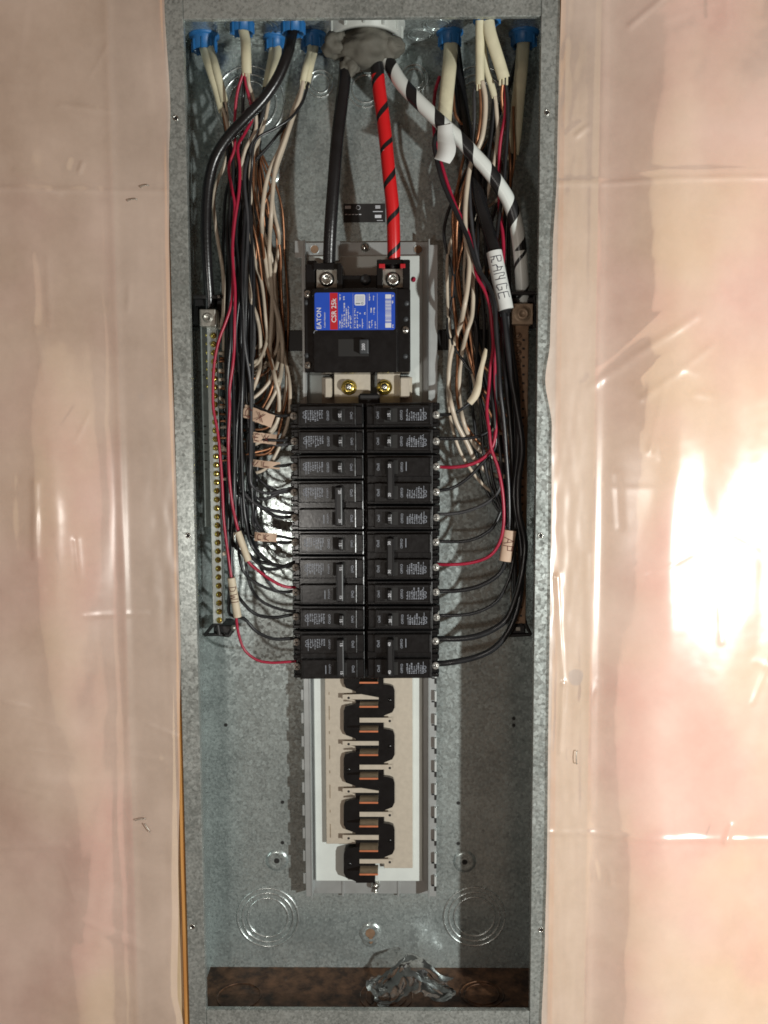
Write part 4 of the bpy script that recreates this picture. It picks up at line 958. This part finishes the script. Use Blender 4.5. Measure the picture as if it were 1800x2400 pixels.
cable('cream cable nearest the putty on its left side', [(728, 92, 1.1), (727, 122, 1.5), (716, 160, 2.2), (710, 190, 2.2)],
      [('wwhite', neutL([(712, 185, 2.2), (704, 225, 2.2), (687, 271, 2.2), (669, 325, 2.3)], [(646, 392, 2.3), (639, 452, 2.3), (635, 512, 2.3), (631, 590, 2.2), (634, 640, 2.1), (638, 680, 2.0), (636, 767, 1.9), (633, 827, 1.8), (645, 888, 1.8), (654, 930, 1.7), (648, 990, 1.7), (600, 1040, 1.7)], 1052), .085),
       ('wwhite', neutL([(710, 185, 2.1), (698, 240, 2.0), (670, 330, 2.0)], [(640, 430, 2.0), (641, 490, 2.0), (653, 545, 2.0), (652, 590, 2.0), (643, 650, 1.9), (652, 760, 1.7), (668, 840, 1.6), (680, 920, 1.6), (672, 1000, 1.6), (620, 1100, 1.7)], 1122), .07),
       ('wblack', runL([(714, 188, 2.2), (690, 260, 2.0), (640, 330, 1.9)], 575, 0, 1.6, 880, mid=[(585, 940, 1.8), (620, 962, 2.0), (655, 975, 2.1)]))], .13, .8)
# more hot and neutral runs of a hidden feed, some laid along wire shadows
cable('dark cable hidden behind the left wire bundle under the thick black cable', [(655, 92, 1.0), (640, 170, 1.0), (610, 260, 1.0), (590, 330, 1.0)],
      [('wblack', [(590, 325, 1.0), (565, 400, 1.2), (540, 520, 1.4), (532, 700, 1.6), (530, 900, 1.8), (540, 1100, 1.9), (542, 1300, 1.8), (535, 1420, 1.6)]),
       ('wgrey', [(590, 325, 1.0), (572, 420, 1.3), (560, 560, 1.5), (556, 760, 1.7), (556, 1000, 1.9), (560, 1160, 1.9), (590, 1165, 2.0), (620, 1170, 2.1), (655, 1155, 2.1), (704, 1150, 1.95)]),  # grey run laid where a neighbouring wire casts its shadow
       ('wwhite', [(588, 325, 1.0), (556, 460, 1.2), (540, 600, 1.2), (525, 800, 1.4), (538, 1000, 1.4), (545, 1200, 1.3), (538, 1290, 1.5), (514, 1300, 1.6)], .09),
       ('wgrey', [(590, 325, 1.0), (580, 420, 1.2), (592, 560, 1.4), (590, 760, 1.5), (580, 900, 1.6), (590, 1010, 1.8), (640, 1042, 2.0), (704, 1036, 1.95)]),
       ('wblack', [(590, 325, 1.0), (586, 420, 1.1), (570, 600, 1.2), (562, 800, 1.4), (562, 1000, 1.7), (566, 1200, 1.8), (588, 1376, 1.9), (612, 1408, 2.0), (650, 1426, 2.0), (704, 1436, 1.95)], .06)], .12, .9, 'bsheath')  # lower end stands in for the shadow of the wire beside it
def short_wires():               # pale pigtails fanning from the bar to the bundle
    pass
cable('dark cable end with short pale tails fanning across below the black strap', [(600, 300, .6), (612, 420, .6), (630, 560, .6), (642, 700, .6)],
      [('wwhite', [(642, 700, .7), (640, 790, 1.0), (618, 832, 1.6), (590, 852, 1.8), (560, 870, 1.8), (514, 868, 1.6)], .075),
       ('cuwire', [(642, 700, .7), (650, 800, 1.0), (632, 862, 1.5), (600, 885, 1.7), (560, 900, 1.7), (514, 910, 1.6)], .05),
       ('wwhite', [(644, 700, .7), (655, 810, 1.0), (640, 880, 1.5), (612, 918, 1.7), (585, 938, 1.8), (548, 952, 1.7), (514, 932, 1.6)], .075),
       ('cuwire', [(644, 700, .7), (662, 820, 1.0), (655, 900, 1.4), (625, 950, 1.5), (575, 975, 1.7), (514, 970, 1.6)], .05),
       ('wwhite', [(645, 700, .7), (668, 830, 1.0), (668, 930, 1.3), (640, 1010, 1.5), (570, 1052, 1.8), (540, 1060, 1.7), (514, 1040, 1.6)], .07),
       ('cuwire', [(645, 700, .7), (672, 840, .9), (678, 960, 1.1), (650, 1040, 1.4), (590, 1062, 1.9), (560, 1068, 1.8), (514, 1062, 1.6)], .055),
       ('wwhite', [(641, 700, .7), (628, 790, 1.0), (600, 815, 1.5), (570, 830, 1.7), (514, 828, 1.6)], .07)], .08, .9, 'bsheath')

rf = random.Random(3)
def fillL(n):
    out = []
    for k in range(n):
        mat_ = rf.choice(['wblack', 'wblack', 'wgrey', 'wblack', 'wgrey', 'wblack'])
        x = rf.uniform(522, 592); x2 = x + rf.uniform(-14, 14); h = rf.uniform(1.0, 2.5)
        p = [(600 + rf.uniform(-12, 12), 330, 1.0), (x + 12, 430, h * .8), (x2, 540, h), (x, 660, h + .2), (x2, 790, h), (x, 910, h), (x2 + rf.uniform(-8, 8), 1010, h - .2)]
        if mat_ == 'cuwire': p += [(545, 1040, 1.6), (514, 1050 + rf.uniform(-60, 120), 1.6)]
        else: r_ = rf.choice(range(3, 9)); p += [(x2 + 4, YL[r_] - 100, h - .2), (x2 + 24, YL[r_] - 30, 2.0), (650, YL[r_] + 8, 2.0), (704, YL[r_] + 5, 1.9)]
        out.append((mat_, p, .05 if mat_ == 'cuwire' else rf.choice((.06, .068))))
    for k in range(6):            # copper grounds curving from the middle of the box to the bar
        x = 600 + k * 13 + rf.uniform(-4, 4); y = 850 + k * 38
        out.append(('cuwire', [(600, 330, .9), (x - 10, 470, .8), (x, 600, .6), (x + 8, 720, .5), (x + 6, 820, .6), (x - 12, y + 10, 1.0), (575, y + 28, 1.5), (514, y + 22, 1.6)], .045))
    return out
cable('dark feed far behind the left bundle, mostly hidden by the other wires', [(648, 92, .7), (630, 180, .7), (612, 260, .8), (600, 335, .9)], fillL(9), .1, .9, 'bsheath')
# ---- right side
cable('cream cable of the first right connector passing behind the white striped cable', [(1057, 86, 1.1), (1056, 120, 1.5), (1052, 170, 2.1), (1046, 230, 2.3), (1041, 290, 2.3)],
      [('wblack', [(1040, 285, 2.3), (1018, 330, 2.3), (1021, 362, 2.3), (1039, 431, 2.4), (1069, 497, 2.5), (1096, 557, 2.7), (1120, 629, 2.8), (1143, 667, 2.9), (1158, 708, 3.0), (1163, 776, 3.0), (1168, 844, 3.0), (1172, 911, 3.0), (1180, 979, 2.9), (1186, 1060, 2.8), (1192, 1150, 2.7), (1193, 1240, 2.6), (1186, 1310, 2.5), (1170, 1345, 2.4), (1125, 1373, 2.3), (1076, 1384, 2.2), (1030, 1385, 2.1), (1014, 1384, 1.95)], .09),
       ('wred', [(1030, 180, 1.6), (1020, 215, 1.7), (1017, 300, 1.9), (1024, 350, 2.0), (1037, 392, 2.2), (1052, 440, 2.2), (1069, 485, 2.3), (1096, 542, 2.4), (1110, 600, 2.5), (1117, 647, 2.7), (1134, 677, 2.8), (1147, 713, 2.8), (1154, 776, 2.7), (1156, 815, 2.7), (1149, 866, 2.7), (1146, 905, 2.7), (1141, 962, 2.8), (1147, 1013, 2.9), (1151, 1050, 2.9), (1167, 1097, 2.9), (1178, 1156, 2.9), (1180, 1229, 2.8), (1170, 1273, 2.7), (1147, 1303, 2.6), (1103, 1319, 2.4), (1060, 1323, 2.3), (1014, 1322, 1.95)], .078),
       ('cuwire', [(1050, 180, 1.9), (1060, 205, 1.8), (1068, 271, 1.8), (1094, 310, 1.7), (1080, 400, 1.7), (1062, 500, 1.8), (1063, 560, 2.0), (1065, 618, 2.1), (1060, 685, 2.2), (1069, 765, 2.3), (1073, 844, 2.3), (1070, 911, 2.2), (1079, 968, 2.0), (1102, 1013, 1.9), (1150, 1060, 1.7), (1200, 1070, 1.6)], .06)], .27, .6)
cable('straight cream cable in the middle of the three in the bright blue connector', [(1125, 48, 3.3), (1125, 80, 3.2), (1125, 140, 3.0), (1125, 198, 2.8)],
      [('wwhite', [(1130, 190, 2.9), (1137, 225, 2.8), (1137, 271, 2.7), (1129, 325, 2.6), (1119, 350, 2.5), (1102, 392, 2.4), (1095, 437, 2.4), (1090, 500, 2.4), (1093, 568, 2.5), (1100, 606, 2.6), (1097, 663, 2.7), (1088, 719, 2.8), (1075, 776, 2.8), (1059, 821, 2.8), (1052, 866, 2.7), (1052, 911, 2.6), (1057, 945, 2.5), (1070, 991, 2.3), (1093, 1036, 2.1), (1115, 1080, 1.9), (1150, 1110, 1.7), (1204, 1120, 1.6)], .095),
       ('cuwire', [(1123, 190, 2.8), (1127, 256, 2.7), (1122, 310, 2.6), (1108, 370, 2.3), (1080, 460, 2.0), (1070, 560, 1.9), (1080, 700, 1.8), (1092, 800, 1.8), (1104, 850, 1.8), (1118, 892, 1.7), (1150, 930, 1.6), (1204, 935, 1.6)], .058),
       ('wgrey', [(1120, 190, 2.8), (1112, 211, 2.7), (1112, 260, 2.6), (1110, 320, 2.4), (1100, 400, 2.3), (1110, 560, 2.3), (1140, 700, 2.4), (1158, 850, 2.5), (1165, 1000, 2.5), (1175, 1100, 2.5), (1168, 1152, 2.4), (1141, 1178, 2.3), (1100, 1196, 2.2), (1060, 1204, 2.1), (1014, 1205, 1.95)], .066)], .165, .8)
cable('wide cream cable slanting right from the bright blue connector, frayed at its end', [(1144, 50, 3.3), (1148, 75, 3.3), (1160, 115, 3.2), (1171, 150, 3.1), (1181, 184, 3.0)],
      [('wred', [(1182, 180, 3.0), (1185, 215, 2.8), (1184, 271, 2.6), (1173, 331, 2.4), (1170, 392, 2.2), (1171, 482, 2.2), (1180, 573, 2.3), (1176, 650, 2.4), (1165, 740, 2.4), (1160, 830, 2.5), (1160, 930, 2.5), (1162, 1010, 2.6), (1151, 1053, 2.6), (1129, 1076, 2.5), (1097, 1090, 2.4), (1059, 1095, 2.3), (1014, 1093, 1.95)], .085),
       ('wblack', [(1184, 182, 3.0), (1190, 240, 2.8), (1188, 330, 2.6), (1180, 430, 2.4), (1165, 550, 2.4), (1150, 680, 2.5), (1150, 800, 2.6), (1152, 900, 2.6), (1160, 1000, 2.6), (1160, 1050, 2.5), (1135, 1080, 2.4), (1097, 1120, 2.3), (1059, 1144, 2.2), (1014, 1151, 1.95)], .068),
       ('cuwire', [(1180, 182, 3.0), (1176, 230, 2.7), (1190, 320, 2.2), (1196, 430, 1.8), (1170, 560, 1.6), (1130, 690, 1.6), (1113, 787, 1.6), (1127, 850, 1.6), (1160, 880, 1.6), (1204, 890, 1.6)], .055)], .23, .65)
cable('narrow cream cable behind the other two in the bright blue connector', [(1136, 52, 3.0), (1132, 100, 2.9), (1138, 155, 2.7), (1150, 195, 2.6), (1159, 226, 2.5)],
      [('wwhite', [(1160, 222, 2.5), (1163, 256, 2.4), (1167, 316, 2.2), (1150, 420, 2.0), (1125, 520, 1.9), (1110, 600, 2.0), (1109, 640, 2.1), (1106, 742, 2.3), (1095, 776, 2.4), (1082, 832, 2.5), (1077, 878, 2.5), (1077, 934, 2.4), (1084, 979, 2.2), (1098, 1020, 2.0), (1130, 1060, 1.8), (1204, 1085, 1.6)], .085),
       ('wblack', [(1160, 222, 2.5), (1150, 330, 2.2), (1128, 450, 2.1), (1120, 600, 2.2), (1135, 760, 2.3), (1128, 880, 2.3), (1110, 935, 2.3), (1093, 950, 2.3), (1079, 961, 2.3), (1059, 970, 2.2), (1014, 972, 1.95)], .06),
       ('wblack', [(1158, 222, 2.5), (1146, 350, 2.0), (1138, 480, 2.0), (1140, 640, 2.1), (1150, 800, 2.2), (1158, 940, 2.3), (1150, 1005, 2.3), (1134, 1017, 2.3), (1111, 1025, 2.3), (1079, 1028, 2.2), (1014, 1027, 1.95)], .066)], .13, .8)
cable('tan shaded cable hanging from the top right connector', [(1228, 84, 1.0), (1226, 110, 1.2), (1221, 170, 1.7), (1214, 240, 1.6), (1208, 310, 1.5), (1201, 361, 1.5)],
      [('wblack', [(1201, 355, 1.5), (1192, 430, 1.6), (1182, 540, 1.8), (1180, 700, 2.0), (1190, 850, 2.2), (1198, 1000, 2.3), (1194, 1130, 2.3), (1173, 1200, 2.3), (1153, 1238, 2.3), (1117, 1261, 2.2), (1082, 1269, 2.1), (1014, 1268, 1.95)], .066),
       ('wblack', [(1203, 355, 1.5), (1197, 430, 1.6), (1192, 560, 1.8), (1196, 720, 2.0), (1204, 900, 2.2), (1208, 1100, 2.3), (1204, 1300, 2.4), (1191, 1361, 2.4), (1162, 1411, 2.3), (1117, 1435, 2.2), (1073, 1442, 2.1), (1014, 1442, 1.95)], .07),
       ('wwhite', [(1199, 355, 1.5), (1190, 440, 1.4), (1160, 560, 1.3), (1120, 680, 1.3), (1092, 790, 1.4), (1102, 850, 1.5), (1130, 960, 1.6), (1160, 1010, 1.7), (1204, 1020, 1.6)], .07),
       ('cuwire', [(1203, 250, 1.7), (1204, 300, 1.8), (1206, 370, 1.7), (1190, 460, 1.5), (1150, 600, 1.4), (1116, 700, 1.4), (1102, 800, 1.4), (1125, 905, 1.5), (1204, 990, 1.6)], .05),
       ('wwhite', [(1200, 340, 1.5), (1180, 450, 1.2), (1070, 540, 1.4), (1050, 595, 1.7), (1048, 663, 2.0), (1050, 731, 2.1), (1055, 798, 2.1), (1052, 860, 2.0), (1050, 930, 1.9), (1062, 1010, 1.8), (1090, 1080, 1.7), (1150, 1150, 1.6), (1204, 1160, 1.6)], .065)], .25, .6)
def fillR(n):
    out = []
    for k in range(n):
        mat_ = rf.choice(['wblack', 'wgrey', 'wblack', 'cuwire', 'wwhite'])
        x = rf.uniform(1060, 1165); h = rf.uniform(.8, 2.0); x2 = x + rf.uniform(-26, 20); b_ = rf.uniform(1110, 1190)
        p = [(1150, 320, 1.2), (x + 20, 420, h), (x2, 540, h), (x, 660, h + .1), (x2 + 10, 780, h), ((x + b_) / 2, 890, h), (b_, 1000, h)]
        if mat_ in ('cuwire', 'wwhite'): p += [(1190, 1050 + rf.uniform(-40, 120), 1.5), (1206, 1060 + rf.uniform(-40, 150), 1.5)]
        else: p += [(b_ + 14, 1120, h), (1190, 1240, h + .2), (1200, 1360, h), (1204, 1450, h)]
        out.append((mat_, p, .05 if mat_ == 'cuwire' else .065))
    return out
cable('dark feed at the back of the right bundle, mostly hidden by the other wires', [(1228, 88, .8), (1200, 180, .9), (1170, 260, 1.1), (1150, 325, 1.2)], fillR(13), .1, .9, 'bsheath')
rgc = cable('black range cable with a white tape label lettered in marker, two thick wires', [(1062, 95, 1.0), (1076, 200, 1.2), (1094, 320, 1.7), (1110, 400, 1.9), (1120, 452, 2.1), (1141, 527, 2.3), (1158, 585, 2.5), (1166, 630, 2.6), (1176, 690, 2.6), (1184, 735, 2.6)],
      [('wblack', [(1180, 730, 2.6), (1188, 800, 2.6), (1200, 890, 2.6), (1212, 960, 2.6), (1224, 1053, 2.6), (1215, 1126, 2.6), (1216, 1200, 2.6), (1230, 1273, 2.5), (1222, 1350, 2.5), (1200, 1425, 2.4), (1184, 1455, 2.4), (1158, 1474, 2.3), (1117, 1491, 2.3), (1073, 1497, 2.2), (1040, 1497, 2.1), (1016, 1497, 1.95)], .125),
       ('wblack', [(1188, 730, 2.5), (1196, 800, 2.4), (1212, 930, 2.4), (1214, 1060, 2.4), (1205, 1160, 2.4), (1222, 1290, 2.3), (1218, 1400, 2.3), (1203, 1455, 2.3), (1182, 1494, 2.3), (1153, 1523, 2.3), (1112, 1541, 2.2), (1060, 1552, 2.2), (1036, 1555, 2.1), (1016, 1555, 1.95)], .125),
       ('wblack', [(1178, 730, 2.5), (1180, 820, 2.4), (1190, 930, 2.4), (1200, 1060, 2.3), (1198, 1200, 2.3), (1206, 1330, 2.2), (1206, 1420, 2.0), (1200, 1470, 1.6)], .10)], .25, .85, 'bsheath')

# ================================================================== HANDWRITTEN TAPE LABELS
GL = {'R': [[(0, 0), (0, 1), (.55, .95), (.6, .6), (0, .5), (.6, 0)]], 'A': [[(0, 0), (.35, 1), (.7, 0)], [(.1, .4), (.6, .4)]], 'N': [[(0, 0), (.05, 1), (.55, 0), (.6, 1)]],
      'G': [[(.6, .85), (.2, 1), (0, .5), (.25, 0), (.6, .15), (.6, .45), (.35, .45)]], 'E': [[(.55, 1), (0, .95), (0, 0), (.55, .05)], [(0, .5), (.4, .52)]],
      'P': [[(0, 0), (0, 1), (.5, .95), (.5, .5), (0, .45)]], '/': [[(0, 0), (.5, 1)]], 'D': [[(0, 0), (0, 1), (.5, .7), (.5, .25), (0, 0)]], 'W': [[(0, 1), (.15, 0), (.35, .7), (.55, 0), (.7, 1)]],
      'C': [[(.55, .85), (.2, 1), (0, .5), (.2, 0), (.6, .12)]], 'K': [[(0, 0), (0, 1)], [(.55, 1), (0, .5), (.6, 0)]], 'X': [[(0, 0), (.6, 1)], [(0, 1), (.6, 0)]], 'I': [[(.1, 0), (.1, 1)]], 'L': [[(0, 1), (0, 0), (.5, 0)]], 'V': [[(0, 1), (.3, 0), (.6, 1)]]}
def sleeve_label(parent, a, b_, r_, mat, text=None, ink='ink', size=.2, sq=1.0, lab=None, mid=None, up=1):
    P = smooth_path([H(*a)] + ([H(*mid)] if mid else []) + [H(*b_)], .1)
    mm = M(); mm.tube(P, r_, 18, squash=sq); o = mm.build('tape_label', mat, parent)
    if lab: o['label'] = lab
    if text:
        mm = M(); tot = sum((P[i + 1] - P[i]).length for i in range(len(P) - 1)); T_ = (P[-1] - P[0]).normalized()
        yv = Vector((0, -1, 0)); sd = T_.cross(yv).normalized() * up          # tops of letters
        u = (tot - len(text) * size * .95) / 2
        for ch in text:
            for stv in GL[ch]:
                pts = []; sub = []
                for (g0, g1) in zip(stv, stv[1:]): sub += [(g0[0] + (g1[0] - g0[0]) * k / 6, g0[1] + (g1[1] - g0[1]) * k / 6) for k in range(6)]
                for (gx, gy) in sub + [stv[-1]]:
                    d = u + gx * size; v = (gy - .5) * size * 1.1 + jit(.004)
                    k = min(1, max(0, d / tot)); base = P[0].lerp(P[-1], k) if not mid else P[min(len(P) - 1, int(k * (len(P) - 1)))]
                    ang = max(-1.3, min(1.3, v / r_)) if sq > .5 else None
                    if ang is None: pts.append(base + sd * v + yv * (r_ * sq + .004))
                    else: pts.append(base + sd * (math.sin(ang) * (r_ + .004)) + yv * (math.cos(ang) * (r_ * sq + .004)))
                mm.tube(pts, .014, 5)
            u += size * .95
        mm.build('handwriting', ink, o)
    return o
sleeve_label(rgc, (1158, 590, 2.55), (1186, 726, 2.65), .30, 'tapewhite', 'RANGE', 'ink', .38, 1.0, 'white tape label lettered RANGE', (1170, 650, 2.6), up=-1)
C = [o for o in COL.objects if o.name.startswith('branch_cable')]
def byl(s_): return next(o for o in C if s_ in o['label'])
sleeve_label(byl('first right connector'), (1196, 1243, 2.75), (1184, 1315, 2.7), .24, 'tape', 'AP', 'inkred', .34, .5, 'tan tape label with brown lettering', up=-1)
sleeve_label(c3, (557, 1246, 2.75), (582, 1314, 2.65), .14, 'tapecream', None, lab='blank cream tape sleeve')
sleeve_label(c3, (542, 1354, 2.85), (557, 1446, 2.7), .16, 'tapecream', 'DWI', 'inkred', .30, .9, 'cream tape sleeve with dark lettering', up=-1)
def flag(parent, x0, y0, x1, y1, h, hw, text, ink, lab, mat='tape'):
    a, b_ = H(x0, y0, h), H(x1, y1, h); d = (b_ - a).normalized(); n_ = Vector((-d.z, 0, d.x)); mm = M()
    if n_.z < 0: n_ = -n_
    n = 10; vs = []; fs = []
    for i in range(n + 1):
        c = a.lerp(b_, i / n); cur = .05 * math.sin(i / n * 5 + x0)
        for s_, o_ in ((-1, 0), (0, .05), (1, .01)): vs.append(c + n_ * s_ * hw * (1 + .04 * math.sin(i * 2.1)) + Vector((0, -o_ - cur, 0)))
    for i in range(n):
        for k in range(2): fs.append([i * 3 + k, i * 3 + k + 1, i * 3 + k + 4, i * 3 + k + 3])
    N_ = len(vs); mm.add(vs, fs, 0, True); mm.add([v + Vector((0, .02, 0)) for v in vs], fs, 0, True)
    o = mm.build('tape_label', mat, parent); o['label'] = lab
    mm = M(); u = .12; tot = (b_ - a).length; size = (tot - .25) / max(1, len(text)) 
    for ch in text:
        for stv in GL[ch]:
            mm.tube([a + d * (u + gx * size * .9) + n_ * ((gy - .5) * hw * 1.35 + jit(.01)) + Vector((0, -.16, 0)) for gx, gy in stv], .016, 5)
        u += size
    mm.build('handwriting', ink, o)
flag(byl('nearest the putty'), 570, 962, 640, 988, 2.2, .25, 'CX', 'inkred', 'tan tape flag with brown scrawl')
flag(byl('behind its neighbour'), 592, 1024, 648, 1031, 2.1, .2, 'EX', 'inkred', 'tan tape flag with brown letters')
flag(byl('half behind the thick'), 583, 1084, 656, 1092, 2.1, .14, 'VL', 'inkred', 'narrow tan tape flag')
flag(byl('standing apart'), 597, 1257, 648, 1261, 2.4, .17, 'CK', 'inkred', 'short tan tape flag lettered CK')
mm = M(); rib_px(mm, [(1136, 815, 1142, 820, 2.7, 2.7), (1126, 850, 1136, 855, 2.7, 2.75), (1119, 880, 1129, 884, 2.75, 2.7), (1112, 905, 1128, 905, 2.7, 2.8), (1104, 925, 1122, 930, 2.7, 2.75), (1094, 940, 1106, 950, 2.7, 2.7)])
tag(mm.build('tape_label', 'tapecream', byl('middle of the three')), 'twisted strip of cream tape')

# ================================================================== CLEAR FILM SCRAP on the bottom wall
mm = M(); nx, nz = 46, 26; vs = []; fs = []
p0 = H(865, 2350, 2.2); p1 = H(1062, 2250, .7)
for j in range(nz + 1):
    for i in range(nx + 1):
        u, v = i / nx, j / nz
        px = 868 + 190 * u + 10 * math.sin(v * 7); py = 2345 - 100 * v * (1 - .75 * abs(u - .42) ** 1.1 * 1.3) + 12 * math.sin(u * 9) - 20 * u
        h = 2.6 - 1.7 * v
        q = H(px, py, h); n_ = noise.noise(Vector((u * 6, v * 4, 1))) ; rg = abs(noise.noise(Vector((u * 9, v * 6, 5))))
        q.y -= .35 * n_ + .5 * (.5 - rg); q.z += .2 * n_; q.z = max(q.z, -H2 + .02); q.y = min(q.y, -.05)
        vs.append(q)
for j in range(nz):
    for i in range(nx): a = j * (nx + 1) + i; fs.append([a, a + 1, a + nx + 2, a + nx + 1])
mm.add(vs, fs, 0, False)
mm.sm = [True] * len(mm.f)
tag(mm.build('film_scrap', 'scrap', loc=H(950, 2330, 1.8)), 'crumpled scrap of clear plastic film lying in the bottom of the box', 'plastic scrap')

for o in COL.objects:
    if '_o' in o: del o['_o']
